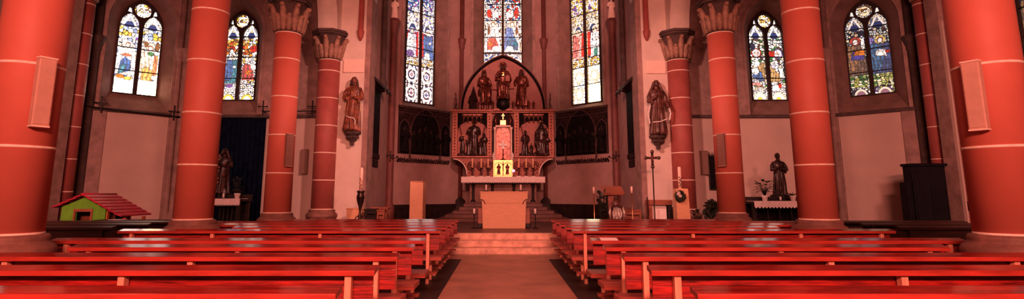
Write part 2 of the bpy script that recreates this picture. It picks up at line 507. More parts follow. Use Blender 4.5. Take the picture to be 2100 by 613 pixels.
LW = .56; LC = .345
def aisle_window(n, X, s, which, label):
    zb, zs = 4.95, 7.35
    inner = lancet(1.30, zb - .02, 7.4, .84)
    outer = lancet(2.0, 4.34, 7.4, .72)
    lights = [lancet(LW, zb + .02, zs, .95, cx=-LC), lancet(LW, zb + .02, zs, .95, cx=LC), circle(0, 7.97, .25),
              [(-.44, 7.86), (-.31, 7.83), (-.35, 8.0), (-.40, 8.02)], [(.31, 7.83), (.44, 7.86), (.40, 8.02), (.35, 8.0)]]
    L = Pane(-LC - LW / 2 - .02, -LC + LW / 2 + .02, zb, 7.86, 10 + n)
    Rr = Pane(LC - LW / 2 - .02, LC + LW / 2 + .02, zb, 7.86, 20 + n)
    O = Pane(-.26, .26, 7.71, 8.23, 30 + n)
    E1 = Pane(-.45, -.29, 7.81, 8.04, 40 + n); E2 = Pane(.29, .45, 7.81, 8.04, 50 + n)
    a, b = -LC, LC
    if which == 'bright':
        for p in (L, Rr):
            p.mosaic([WHT, WHT, CRM, WHT, (1.1, .8, .6), LBL], .11)
            p.mosaic([WHT, WHT, (1.3, 1.25, 1.15)], .16, zb, 5.5, lead=.004)  # near-white foot stands in for sunlight overexposing the glass
            p.canopy(7.3, 7.9, WHT, (.5, .45, .35))
            p.mosaic([CRM, WHT, YEL, LBL, WHT], .1, 6.95, 7.32)
        L.mosaic([LBL, (.7, .75, 1), WHT, PUR, WHT], .13, 6.7, 7.0)
        L.fig(a + .02, 5.62, 1.18, WHT, WHT, halo=WHT, wid=.42)
        L.poly([(a - .2, 5.62), (a + .16, 5.78), (a + .14, 6.1), (a - .02, 6.25), (a - .14, 6.1)], BLU, fold=60)
        L.poly([(a - .2, 5.64), (a - .04, 5.7), (a + .02, 5.95), (a - .12, 5.98)], TEA, fold=40)
        L.ell(a - .0, 6.32, .13, .05, (.8, .16, .08)); L.ell(a - .12, 5.55, .12, .06, ORG); L.ell(a + .1, 5.5, .12, .05, YEL)
        Rr.fig(b + .0, 5.55, 1.25, WHT, (1.1, .8, .55), halo=CRM, wid=.42)
        Rr.poly([(b - .2, 5.5), (b + .12, 5.5), (b + .08, 5.9), (b - .08, 6.0), (b - .2, 5.85)], YEL, fold=50)
        Rr.poly([(b + .1, 5.7), (b + .25, 5.7), (b + .25, 6.4), (b + .13, 6.45)], ORG, fold=45)
        Rr.ell(b + .2, 6.75, .06, .16, BRN); Rr.ell(b - .14, 6.8, .06, .1, BRN); Rr.ell(b + .02, 6.47, .1, .06, GRN)
    elif which == 'white':
        for p in (L, Rr):
            p.mosaic([WHT, WHT, WHT, GRY, CRM, WHT, YEL], .075, lead=.012)
            p.canopy(7.3, 7.9, WHT, (.35, .3, .3))
            p.mosaic([ORG, WHT, RED, WHT, CRM, BRN, YEL, WHT], .085, 6.6, 7.3)
            p.mosaic([WHT, GRY, WHT, WHT, CRM], .06, zb, 5.6, lead=.012)
            p.ell(p.c, zb + .02, .2, .2, YEL); p.ell(p.c, zb - .02, .13, .17, WHT)
        L.fig(a + .05, 5.6, 1.1, TEA, BLU, halo=WHT, wid=.4); L.ell(a, 5.5, .14, .06, PUR)
        Rr.poly([(b - .24, 5.72), (b + .2, 5.72), (b + .16, 6.05), (b + .02, 6.3), (b - .14, 6.35), (b - .24, 6.2)], RED, fold=40)
        Rr.ell(b - .02, 6.0, .09, .08, ORG); Rr.ell(b + .16, 6.2, .1, .1, WHT); Rr.ell(b - .1, 6.5, .08, .09, PNK); Rr.ell(b + .1, 6.9, .1, .14, RED)
        Rr.ell(b - .16, 6.95, .06, .2, ORG)
    elif which == 'scene':
        for p in (L, Rr):
            p.mosaic([WHT, WHT, GRY, WHT, CRM, BRN, WHT, GRN], .085, lead=.013)
            p.canopy(7.3, 7.9, WHT, (.35, .33, .35))
            p.mosaic([WHT, WHT, GRY, WHT, CRM], .055, zb, 5.45, lead=.011)
            p.ell(p.c, zb + .05, .22, .25, CRM); p.ell(p.c, zb + .02, .16, .2, WHT); p.ell(p.c, zb, .09, .13, YEL)
        L.ell(a - .02, 6.75, .18, .18, RED); L.ell(a - .02, 6.75, .14, .14, WHT); L.ell(a + .0, 6.75, .08, .1, PNK)
        L.poly([(a - .26, 5.5), (a + .1, 5.5), (a + .02, 5.62), (a - .26, 5.62)], (.7, .25, .2))
        L.poly([(a - .06, 5.9), (a + .26, 5.62), (a + .26, 6.4), (a + .02, 6.32)], (.45, .24, .05), fold=60)
        L.poly([(a - .24, 5.85), (a + .06, 5.66), (a + .2, 5.7), (a + .12, 6.0), (a - .1, 6.12)], BLU, fold=35)
        L.ell(a - .1, 6.05, .13, .12, WHT); L.ell(a - .06, 6.35, .14, .13, WHT); L.ell(a - .14, 7.0, .09, .14, DRK)
        Rr.poly([(b - .26, 5.65), (b + .12, 5.65), (b + .14, 5.9), (b - .26, 6.3)], (.48, .27, .06), fold=60)
        Rr.ell(b + .1, 6.72, .17, .19, PUR); Rr.ell(b + .1, 6.72, .13, .15, WHT); Rr.ell(b + .08, 6.7, .06, .09, PNK)
        Rr.poly([(b - .26, 6.6), (b - .04, 6.62), (b - .02, 6.8), (b - .26, 6.82)], RED)
        Rr.ell(b + .08, 5.5, .06, .09, RED); Rr.poly([(b - .2, 5.3), (b + .02, 5.32), (b + .02, 5.5), (b - .2, 5.5)], WHT)
        Rr.ell(b - .05, 6.25, .16, .1, GRY); Rr.ell(b + .18, 5.95, .07, .2, WHT)
    else:  # the darkest window
        for p in (L, Rr):
            p.mosaic([GRY, (.7, .72, .7), BRN, DRK, (.5, .6, .55), CRM, DRK], .075, lead=.013)
            p.canopy(7.3, 7.9, (.9, .85, .78), (.12, .16, .3))
            p.mosaic([OLV, (.75, .75, .35), (.4, .5, .15), (.85, .85, .6), GRN], .1, zb + .3, 5.68, lead=.013, stretch=.6)
            p.mosaic([GRY, OLV, WHT, PUR, DRK], .06, zb, zb + .3, lead=.012)
            p.ell(p.c, zb - .02, .2, .26, (.8, .75, .6)); p.ell(p.c, zb - .04, .13, .19, (.3, .14, .2))
        L.fig(a - .02, 5.7, 1.35, BRN, (.32, .13, .03), halo=(.5, .06, .04), skin=(1.0, .85, .8), wid=.36)
        L.poly([(a - .2, 6.25), (a + .2, 6.25), (a + .16, 6.5), (a - .12, 6.55)], (.08, .06, .28)); L.poly([(a - .12, 6.42), (a + .24, 6.4), (a + .24, 6.55), (a, 6.6)], ORG)
        L.ell(a + .2, 6.8, .05, .22, WHT)
        Rr.mosaic([LBL, (.4, .3, .8), GRY], .11, 6.7, 7.0, s1=b - .02)
        Rr.fig(b + .02, 5.68, 1.3, (.03, .06, .22), (.03, .14, .32), halo=(.7, .5, .15), skin=(1, .95, .9), wid=.46)
        Rr.poly([(b - .16, 6.32), (b + .16, 6.26), (b + .14, 6.5), (b - .1, 6.52)], (1, .95, .9)); Rr.ell(b + .2, 6.42, .06, .05, RED)
    for O_ in (O,):
        O_.mosaic([CRM, WHT, BRN, YEL, WHT] if which != 'dark' else [GRY, BRN, CRM, WHT], .07)
        O_.ell(0, 7.97, .17, .17, WHT if which in ('bright', 'white') else CRM); O_.mosaic([CRM, BRN, WHT, YEL], .06, 7.9, 8.08, s0=-.15, s1=.15)
    for E in (E1, E2): E.img[:] = np.array((1.0, .95, .85))
    bars = [(x0, x1, z) for z in (5.77, 6.58, 7.36) for x0, x1 in ((-LC - LW / 2, -LC + LW / 2), (LC - LW / 2, LC + LW / 2))]
    for p in (L, Rr): p.leads(.17 if which == 'bright' else .15, .007 if which == 'bright' else .009, .28, 5.45, 7.36)
    if which == 'bright': Rr.img[Rr.Z < 5.42] *= np.array((4.5, 3.8, 2.6)); L.img[L.Z < 5.3] *= 1.6  # sun glow painted into the pane feet, warm on the right light
    g_ = {'bright': 1.75, 'white': 1.35, 'scene': 1.2, 'dark': .72}[which]
    for p in (L, Rr, O, E1, E2): p.img *= g_
    return window(n, X, s, outer, inner, lights, [L, Rr, O, E1, E2], bars, label)

def apse_window(n, X, s, w, which, label, zb, outer_w):
    zs = 11.9
    lw = (w - .13) / 2; lc = (lw + .13) / 2
    inner = lancet(w + .10, zb - .04, zs, .8)
    outer = lancet(outer_w, zb - .30, zs, .75)
    lights = [lancet(lw, zb, zs - .3, .9, cx=-lc), lancet(lw, zb, zs - .3, .9, cx=lc), circle(0, zs + .42, .28)]
    L = Pane(-lc - lw / 2 - .01, -lc + lw / 2 + .01, zb - .02, zs + .45, 60 + n, .017)
    Rr = Pane(lc - lw / 2 - .01, lc + lw / 2 + .01, zb - .02, zs + .45, 70 + n, .017)
    O = Pane(-.29, .29, zs + .12, zs + .72, 80 + n, .03)
    O.mosaic([WHT, BLU, RED, CRM], .1)
    B = .853
    zz = [zb + B * i for i in range(9)]
    a, b = -lc, lc
    for p in (L, Rr):
        if which == 'left':
            p.mosaic([WHT, LBL, PUR, WHT, GRY], .09)
            for i in (0, 1): p.quatre(zz[i], zz[i + 1], [(.22, .10, .16), (.08, .08, .26), (.4, .12, .08), (.12, .06, .1), (1.3, 1.1, .9)], (1.9, 1.75, 1.6), (.16, .14, .5) if p is Rr else (.45, .12, .2))
            p.mosaic([CRM, WHT, YEL, WHT], .07, zz[2], zz[2] + .4, lead=.012)
            p.mosaic([DRK, RED, PUR, BLU], .12, zz[2] + .4, zz[4])
            p.canopy(zz[4] - .05, zz[5], WHT, (.1, .14, .5)); p.mosaic([WHT, LBL, PUR, WHT, BLU, WHT], .08, zz[5])
            p.border((.9, .8, .8), .05)
        elif which == 'right':
            p.mosaic([WHT, CRM, YEL, WHT, PNK], .09)
            p.mosaic([WHT, WHT, CRM, WHT, (1.2, 1.0, .7)], .14, zz[0], zz[2], lead=.005 if p is Rr else .009)
            p.ell(p.c, zz[0] + .45, .2, .26, CRM); p.ell(p.c, zz[0] + .45, .15, .2, WHT)
            p.ell(p.c, zz[1] + .4, .2, .26, CRM); p.ell(p.c, zz[1] + .4, .14, .19, WHT)
            p.mosaic([YEL, CRM, YEL, WHT], .08, zz[2], zz[2] + .4, lead=.012)
            p.mosaic([DRK, RED, RED, (.5, .04, .05)], .12, zz[2] + .4, zz[4])
            p.canopy(zz[4] - .05, zz[5], (1.1, .95, .7), (.5, .35, .1)); p.mosaic([CRM, WHT, YEL, PUR, WHT], .08, zz[5])
            p.border(YEL, .05)
        else:
            p.mosaic([WHT, WHT, GRY, CRM, WHT, BLU], .08, lead=.012)
            p.mosaic([WHT, CRM, WHT, GRY], .1, zz[0], zz[2] + .25)
            p.mosaic([ORG, BRN, YEL, WHT, DRK], .09, zz[3] + .12, zz[4])
            p.mosaic([CRM, WHT, BRN, GRY, WHT], .08, zz[4], zz[5] - .1)
            p.mosaic([WHT, GRY, WHT, RED, WHT, BLU, GRY, WHT], .085, zz[5], zz[6] + .3, lead=.016)
            p.border(CRM, .05)
    z3 = zz[2] + .42
    if which == 'left':
        L.fig(a - .02, z3 + .02, 1.35, (.85, .78, .9), WHT, halo=LBL, wid=.34); L.ell(a - .12, z3 + .14, .22, .16, PUR, fold=40)
        Rr.fig(b + .05, z3 + .02, 1.4, (.03, .11, .36), BLU, halo=WHT, wid=.38); Rr.poly([(b - .22, z3), (b + .2, z3), (b + .1, z3 + .32), (b - .08, z3 + .34)], WHT, fold=40)
        for p in (L, Rr):
            s_ = 1 if p is L else -1
            p.poly([(p.c + s_ * .2, z3 + .1), (p.c + s_ * .34, z3 + .1), (p.c + s_ * .34, z3 + 1.3), (p.c + s_ * .24, z3 + 1.2)], (.55, .03, .03))
    elif which == 'right':
        L.fig(a - .02, z3 + .02, 1.4, (.85, .42, .35), (.75, .12, .08), halo=CRM, wid=.36)
        Rr.fig(b + .1, z3 + .02, 1.42, (.95, .9, .85), WHT, halo=(1, .8, .6), wid=.34); Rr.poly([(b + .0, z3 + .02), (b + .22, z3 + .02), (b + .2, z3 + .4), (b + .04, z3 + .4)], (.05, .2, .14))
        for p in (L, Rr):
            s_ = 1 if p is L else -1
            p.poly([(p.c + s_ * .14, z3 + .1), (p.c + s_ * .34, z3 + .1), (p.c + s_ * .34, z3 + 1.3), (p.c + s_ * .2, z3 + 1.2)], (.75, .03, .02))
    else:
        for p, mant, sk in ((L, (.65, .06, .02), 1), (Rr, (.015, .11, .24), -1)):
            c = p.c; y0 = zz[3]
            p.fig(c + sk * .02, y0 + .10, 1.60, WHT, WHT if sk > 0 else (.10, .2, .5), halo=CRM, wid=.40)
            p.poly([(c - .28, y0 + .22), (c + .24, y0 + .2), (c + .27, y0 + .5), (c + .12, y0 + .84), (c - .2, y0 + .82), (c - .28, y0 + .55)], mant, fold=30)
            p.ell(c + sk * .16, y0 + .26, .19, .14, WHT); p.ell(c - sk * .12, y0 + .52, .09, .10, ORG if sk > 0 else TEA)
            p.img[(abs(p.Z - y0 - .06) < .03)] = .02
            p.ell(c - sk * .18, zz[5] + .40, .12, .20, RED); p.ell(c + sk * .14, zz[5] + .36, .15, .18, WHT); p.ell(c + sk * .14, zz[5] + .5, .07, .09, PNK)
            p.ell(c - sk * .2, zz[4] + .35, .06, .2, BRN)
    for p in (L, Rr): p.leads(.19, .011, .28, zz[2], zs)
    for p in (L, Rr): p.img[p.Z > zz[2]] *= 1.35
    if which == 'right': Rr.img[Rr.Z < zz[1]] *= np.array((4.0, 3.6, 2.6))  # warm sun glow painted into the foot of the right light
    bars = [(x0, x1, z) for z in zz[1:] for x0, x1 in ((-lc - lw / 2, -lc + lw / 2), (lc - lw / 2, lc + lw / 2))]
    return window(n, X, s, outer, inner, lights, [L, Rr, O], bars, label)

# ------------------------------------------------------------------ the setting
H = 14.5
XW = 13.75
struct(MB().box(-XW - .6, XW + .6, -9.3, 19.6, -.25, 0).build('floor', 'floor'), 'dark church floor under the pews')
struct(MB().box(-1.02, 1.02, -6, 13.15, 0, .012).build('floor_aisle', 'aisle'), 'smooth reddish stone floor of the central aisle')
struct(MB().box(-4.9, 4.9, 13.15, 14.08, 0, .0118).build('floor_cross', 'aisle'), 'reddish stone floor band at the foot of the steps')
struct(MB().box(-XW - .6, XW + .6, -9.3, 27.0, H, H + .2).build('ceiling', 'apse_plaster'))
struct(MB().box(-XW - .6, XW + .6, -9.3, -9.0, 0, H).build('wall_back', 'plaster'))
# chancel platform and steps
struct(MB().box(-6.2, 6.2, 15.0, 18.6, 0, .478).box(-4.75, 4.75, 18.6, 26.5, 0, .478).build('floor_chancel', 'platform'), 'dark floor of the raised chancel')
st = MB().box(-3.0, 3.0, 14.09, 14.9, 0, .16).box(-3.0, 3.0, 14.45, 14.9, .16, .32).box(-3.0, 3.0, 14.80, 15.02, 0, .482).box(-6.2, -3.0, 14.85, 15.0, 0, .48).box(3.0, 6.2, 14.85, 15.0, 0, .48)
struct(st.build('trim_1', 'step', bevel=.012), 'pale stone steps up to the chancel')

def wall_plate(name, X, L, z0, z1, holes, m, t=.5, d0=0.0, s_off=0, label=None):
    mb = MB().plate([rect(-L / 2, L / 2, z0, z1)] + holes, d0, d0 + t, X)
    return struct(mb.build(name, m), label)

AISLE_OUT = lancet(2.0, 4.34, 7.4, .72)
APW, APC = 1.58, 1.86
LAB = {'bright': 'brightest arched aisle window, figures in blue and yellow over a glaring white foot, far left',
       'white': 'arched aisle window with a red robed figure, partly behind a column, left of the chancel',
       'scene': 'arched aisle window with a blue and ochre reclining scene, right of the chancel',
       'dark': 'darkest arched aisle window, deep blue and brown figures over olive glass, far right'}
wn = 1
for sgn, side in ((-1, 'left'), (1, 'right')):
    # east wall of the aisle, facing the nave
    c0, c1 = (sgn * 6.3, 19.0), (sgn * 11.4, 19.0)
    X, L = frame2(c0, c1) if sgn > 0 else frame2(c1, c0)
    s = sgn * (9.82 - 8.85)
    wall_plate('wall_%s_aisle_end' % side, X, L, 4.29, H, [[(x + s, z) for x, z in AISLE_OUT]], 'stone')
    wall_plate('wall_%s_aisle_end_lower' % side, X, L, 0, 4.29, [], 'panel_plaster')
    struct(MB().box(-L / 2, L / 2, 4.22, 4.33, -.10, .05, X).build('trim_2', 'dark_stone', bevel=.02), 'dark stone ledge under the aisle window')
    aisle_window(wn, X, s, 'white' if sgn < 0 else 'scene', LAB['white' if sgn < 0 else 'scene']); wn += 1
    # slanting wall
    ang = R(42)
    e = (sgn * (11.4 + 2.95 * math.cos(ang)), 19.0 - 2.95 * math.sin(ang))
    X, L = frame2(c1, e) if sgn > 0 else frame2(e, c1)
    s = sgn * (1.52 - L / 2)
    wall_plate('wall_%s_slant' % side, X, L, 4.29, H, [[(x + s, z) for x, z in AISLE_OUT]], 'stone')
    wall_plate('wall_%s_slant_lower' % side, X, L, 0, 4.29, [], 'panel_plaster')
    struct(MB().box(-L / 2, L / 2, 4.22, 4.33, -.10, .05, X).build('trim_3', 'dark_stone', bevel=.02), 'dark stone ledge of the slanting wall')
    # stone strips framing the white panel
    for a_, b_ in ((-L / 2, .50 - L / 2), (2.28 - L / 2, L / 2)):
        struct(MB().box(sgn * a_, sgn * b_, 0, 4.25, -.06, .02, X).build('trim_4', 'stone'), 'brown stone strip beside the plastered panel')
    aisle_window(wn, X, s, 'bright' if sgn < 0 else 'dark', LAB['bright' if sgn < 0 else 'dark']); wn += 1
    # clustered corner shafts
    for (cx, cy, r, nm) in ((11.42, 18.86, .15, 'trim_5'), (11.12, 18.92, .10, 'trim_6'), (13.46, 17.1, .16, 'trim_7'), (13.58, 16.85, .13, 'trim_8'), (11.62, 18.72, .09, 'trim_15')):
        sh_ = MB().lathe([(r * 1.5, 0), (r * 1.5, .7), (r * 1.25, .8), (r, .95), (r, 6.2), (r * 1.25, 6.25), (r * 1.2, 6.32), (r * 1.7, 6.6), (r * 1.75, 6.7), (r, 6.72), (r, H)], 14, (sgn * cx, cy, 0))
        struct(sh_.build(nm, 'dark_stone' if cx > 12 else 'stone'), 'slender stone wall shaft with a small capital')  # outer shafts darker: the corner's shadow is put into the stone colour
    # the long outer wall of the aisle
    w0, w1 = (sgn * XW, 17.2), (sgn * XW, -9.0)
    X, L = frame2(w0, w1) if sgn > 0 else frame2(w1, w0)
    s = sgn * ((17.2 - 13.55) - L / 2)
    wall_plate('wall_%s' % side, X, L, 4.29, H, [[(x + s, z) for x, z in AISLE_OUT]], 'stone')
    wall_plate('wall_%s_lower' % side, X, L, 0, 4.29, [], 'panel_plaster')
    aisle_window(wn, X, s, 'white' if sgn < 0 else 'dark', 'arched window in the long %s aisle wall, only a sliver shows past the column' % side); wn += 1
    # buttress strip beside the engaged column
    struct(MB().box(sgn * 13.02, sgn * XW, 15.45, 15.95, 0, H).build('trim_9', 'stone', bevel=.02), 'stone pilaster strip of the aisle wall')
    struct(MB().box(sgn * 13.02, sgn * 13.06, 15.36, 15.46, 0, 6.6).build('trim_10', 'panel_plaster'), 'pale edge of the pilaster strip')
    # chancel arch pier with stone edging
    struct(MB().box(sgn * 4.94, sgn * 6.55, 18.60, 19.5, 0, H).build('wall_%s_pier' % side, 'plaster'), 'pale plastered pier beside the chancel')
    struct(MB().box(sgn * 4.76, sgn * 4.95, 18.63, 19.5, 0, H).build('trim_11', 'stone', bevel=.02), 'stone edge of the chancel arch')
    # choir side wall and apse facets
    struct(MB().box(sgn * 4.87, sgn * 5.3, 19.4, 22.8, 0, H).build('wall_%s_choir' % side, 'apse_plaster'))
    A = (sgn * 4.86, 22.7); B = (sgn * 2.03, 25.5)
    X, L = frame2(A, B) if sgn < 0 else frame2(B, A)
    apo = lancet(2.5, 5.69 - .30, 11.9, .75)
    so = sgn * .14
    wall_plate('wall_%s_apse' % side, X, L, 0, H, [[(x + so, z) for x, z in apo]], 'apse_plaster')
    apse_window(wn, X, so, APW, side, 'tall narrow apse window on the %s, %s' % (side, 'blue and violet figures over patterned panels' if sgn < 0 else 'red robed figures over glaring pale yellow glass'), 5.69, 2.5); wn += 1
    struct(MB().box(-L / 2, L / 2, .48, 1.1, -.05, .02, X).build('baseboard_%s' % side, 'dark_wood'), 'dark wainscot along the apse wall')
    # apse corner shafts
    a1 = MB().lathe([(.24, .48), (.24, 1.0), (.2, 1.1), (.15, 1.2), (.15, 8.45), (.19, 8.5), (.17, 8.58), (.27, 8.9), (.28, 9.0), (.2, 9.02), (.2, 9.1)], 16, (sgn * 4.74, 22.55, 0))
    struct(a1.build('trim_12', 'apse_shaft'), 'dark red apse shaft ending in a capital')
    a2 = MB().lathe([(.10, 1.3), (.10, 8.55), (.15, 8.6), (.13, 8.66), (.2, 8.95), (.2, 9.05), (.11, 9.08), (.11, H)], 14, (sgn * 2.0, 25.38, 0))
    struct(MB().lathe([(.28, .48), (.28, .9), (.24, .98), (.24, 1.25), (.13, 1.35), (.10, 1.4)], 8, (sgn * 2.0, 25.38, 0), smooth=False).build('trim_18', 'tracery'), 'dark octagonal foot of the slender apse shaft')
    struct(a2.build('trim_13', 'apse_shaft'), 'slender apse shaft with a ring capital')
    a3 = MB().lathe([(.05, 5.5), (.12, 5.62), (.2, 5.85), (.12, 6.0), (.11, 6.1), (.11, 9.4), (.19, 9.7), (.19, 9.8), (.11, 9.85), (.11, H)], 14, (sgn * 4.76, 20.75, 0))
    struct(a3.build('trim_14', 'dark_stone'), 'dark corbelled shaft on the choir side wall')
    a4 = MB().lathe([(.03, 6.95), (.10, 7.1), (.13, 7.3), (.10, 7.35), (.10, H)], 14, (sgn * 5.12, 18.55, 0))
    struct(a4.build('trim_16', 'dark_red_stone'), 'thin red corbelled shaft on the chancel pier')
X, L = frame2((-2.03, 25.5), (2.03, 25.5))
wall_plate('wall_apse', X, L, 0, H, [lancet(2.9, 5.89 - .30, 11.9, .75)], 'apse_plaster')
apse_window(wn, X, 0, APC, 'centre', 'central apse window with red and blue robed figures, rising behind the carved altarpiece', 5.89, 2.9)
# wall over the chancel arch
X, L = frame2((-6.5, 18.75), (6.5, 18.75))
arc = list(reversed(lancet(9.52, 8.6, 8.6, .55)[2:]))
struct(MB().plate([[(-4.95, 8.6)] + arc + [(4.95, 8.6), (4.95, H), (-4.95, H)]], 0, .6, X).build('wall_chancel_arch', 'plaster'), 'wall above the pointed chancel arch')

# ------------------------------------------------------------------ columns
XC = 6.18
COLY = [6.77, 10.8, 14.83, 18.55]
def capital(cap_parent, r, zb, h):
    mb = MB()
    prof = [(r * 1.02, 0), (r * 1.0, h * .2), (r * 1.06, h * .5), (r * 1.22, h * .8), (r * 1.36, h * .95), (r * 1.36, h)]
    bl = MB().lathe(prof, 28).build('bell', 'dark_stone', cap_parent); bl.location.z = zb  # dark bell puts the shade of the recesses behind the leaves into colour
    for tier, (n, z1, out, off) in enumerate(((8, .62, 1.30, PI / 8), (8, .97, 1.56, 0))):
        for k in range(n):
            t = 2 * PI * k / n + off
            c, s_ = math.cos(t), math.sin(t)
            pts = []; rad = []
            for i in range(8):
                q = i / 7
                rr = r * (1.04 + (out - 1.04) * q ** 2.4)
                pts.append((c * rr, s_ * rr, h * (.04 + (z1 - .04) * q)))
                rad.append(r * (.12 + .17 * math.sin(PI * min(1, q * .9 + .05)) ** 1.0))
            mb.tube(pts, rad, 8)
            mb.ball((c * r * (out + .04), s_ * r * (out + .04), h * (z1 - .07)), (r * .17, r * .17, r * .19), 10, 7)
    o = mb.build('capital', 'capital', cap_parent); o.location.z = zb
    ab = MB()
    for z0, z1, k in ((h, h + .05, 1.48), (h + .05, h + .13, 1.66), (h + .13, h + .22, 1.74)):
        ab.lathe([(r * k, z0), (r * k, z1)], 8, smooth=False, rot=PI / 8)
    a = ab.build('abacus', 'dark_stone', cap_parent, bevel=.015); a.location.z = zb
    return o

def column(x, y, r, rings, zc, label, red, half=False, hcap=.8):
    t = thing('stone_column', label, 'column', (x, y, 0), 0, 'red columns of the nave')
    b = MB()
    b.lathe([(r * 1.42, 0), (r * 1.42, .70), (r * 1.34, .76)], 8, smooth=False, rot=PI / 8)
    b.lathe([(r * 1.34, .74), (r * 1.40, .79), (r * 1.41, .84), (r * 1.34, .89), (r * 1.2, .92), (r * 1.16, .95), (r * 1.2, .98), (r * 1.12, 1.02), (r, 1.02)], 36)
    b.build('base', 'base_stone', t)
    MB().lathe([(r, 1.02), (r, zc)], 48).build('shaft', red, t)
    for z in rings:
        MB().lathe([(r * .98, z - .017), (r + .004, z - .015), (r + .004, z + .015), (r * .98, z + .017)], 48).build('mortar_joint', 'mortar', t)
    capital(t, r, zc, hcap)
    return t

NTH = ['nearest', 'second', 'third', 'fourth']
for sgn, side in ((-1, 'left'), (1, 'right')):
    for i, y in enumerate(COLY):
        if i < 3:
            lab = ['thick nearest red column at the %s edge of the photo, pews around its foot' % side,
                   'plain red column second from the camera in the %s row, no box on it' % side,
                   'red column with a leafy capital and a small box on its side, third in the %s row' % side][i]
            column(sgn * XC, y, .355, [1.03, 2.09, 3.13, 4.2, 5.27, 6.03], 6.04, lab, 'red_stone')
        else:
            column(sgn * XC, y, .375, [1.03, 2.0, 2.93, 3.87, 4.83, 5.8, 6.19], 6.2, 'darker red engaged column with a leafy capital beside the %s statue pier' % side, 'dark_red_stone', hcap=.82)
    # red engaged column of the aisle wall
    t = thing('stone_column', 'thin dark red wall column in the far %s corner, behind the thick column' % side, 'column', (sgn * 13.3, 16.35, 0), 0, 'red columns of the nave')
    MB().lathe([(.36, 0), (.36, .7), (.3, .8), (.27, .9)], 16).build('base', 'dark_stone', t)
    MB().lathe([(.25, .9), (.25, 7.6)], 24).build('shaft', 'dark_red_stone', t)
    for k in range(7):
        z = 1.6 + .98 * k
        MB().lathe([(.24, z - .015), (.254, z - .014), (.254, z + .014), (.24, z + .015)], 24).build('mortar_joint', 'mortar', t)
    capital(t, .25, 7.6, .6)
    # arcade wall with pointed arches over the columns
    X = Matrix(((0, 0, sgn, sgn * (XC - .34)), (1, 0, 0, 0), (0, 1, 0, 0), (0, 0, 0, 1)))
    low = [(6.3, 7.06)]
    for y0, y1 in zip(COLY[:-1], COLY[1:]):
        y1 = min(y1, 18.6)
        arc = lancet(y1 - y0 - .76, 7.06, 7.06, .85, 12, (y0 + y1) / 2)[2:]
        low += [(y0 + .38, 7.06)] + list(reversed(arc))[1:-1] + [(y1 - .38, 7.06)]
    low += [(18.62, 7.06), (18.62, H), (6.3, H)]
    struct(MB().plate([low], 0, .68, X).build('wall_%s_arcade' % side, 'plaster'), 'arcade wall with pointed arches over the red columns')
# ------------------------------------------------------------------ pews
def make_pew(L, sgn, label, dark=False):
    t = thing('pew', label, 'pew', (0, 0, 0), 0)
    wd, pn, po, ed, se = ('shaded_pew',) * 5 if dark else ('pew', 'pew_panel', 'pew_post', 'pew_lit_edge', 'pew_seat')
    q = lambda a, b: (sgn * a, sgn * b)
    lg = MB()
    lx = sorted(q(0, L))
    pr = [(0, .848), (.135, .876), (.135, .917), (0, .888)]      # slightly tilted towards the worshipper
    lg.add([(lx[0], y, z) for y, z in pr] + [(lx[1], y, z) for y, z in pr], [(0, 1, 2, 3), (7, 6, 5, 4), (0, 4, 5, 1), (1, 5, 6, 2), (2, 6, 7, 3), (3, 7, 4, 0)])
    led = lg.build('book_ledge', wd, t, bevel=.004)
    MB().box(*q(0, L), -.012, .001, .845, .8875).build('lit_edge_strip', ed, led, bevel=.003)  # added strip, lighter so the ledge front looks lit
    bp = MB()
    for z0, z1 in ((.555, .650), (.654, .748), (.752, .850)):
        bp.box(*q(.035, L - .03), .100, .122, z0, z1)
    bp.build('back_panel', pn, t, bevel=.003)
    MB().box(*q(.0, L), .125, .57, .375, .44).build('seat', se, t, bevel=.01)
    xs = [.225 + 1.87 * k for k in range(8) if .225 + 1.87 * k < L - .12]
    if L - xs[-1] > .9: xs.append(L - .22)
    for x in xs:
        MB().box(*q(x - .028, x + .028), .018, .084, 0, .85).build('leg', po, t, bevel=.004)
        MB().box(*q(x - .024, x + .024), .112, .54, .32, .374).build('seat_rail', po, t, bevel=.004)
        MB().box(*q(x - .024, x + .024), .44, .51, 0, .32).build('leg', po, t, bevel=.004)
        MB().box(*q(x - .02, x + .02), -.26, .017, .165, .199).build('kneeler_bracket', po, t, bevel=.003)
    MB().box(*q(.03, L), -.29, -.15, .20, .235).build('kneeler', se, t, bevel=.005)
    return t

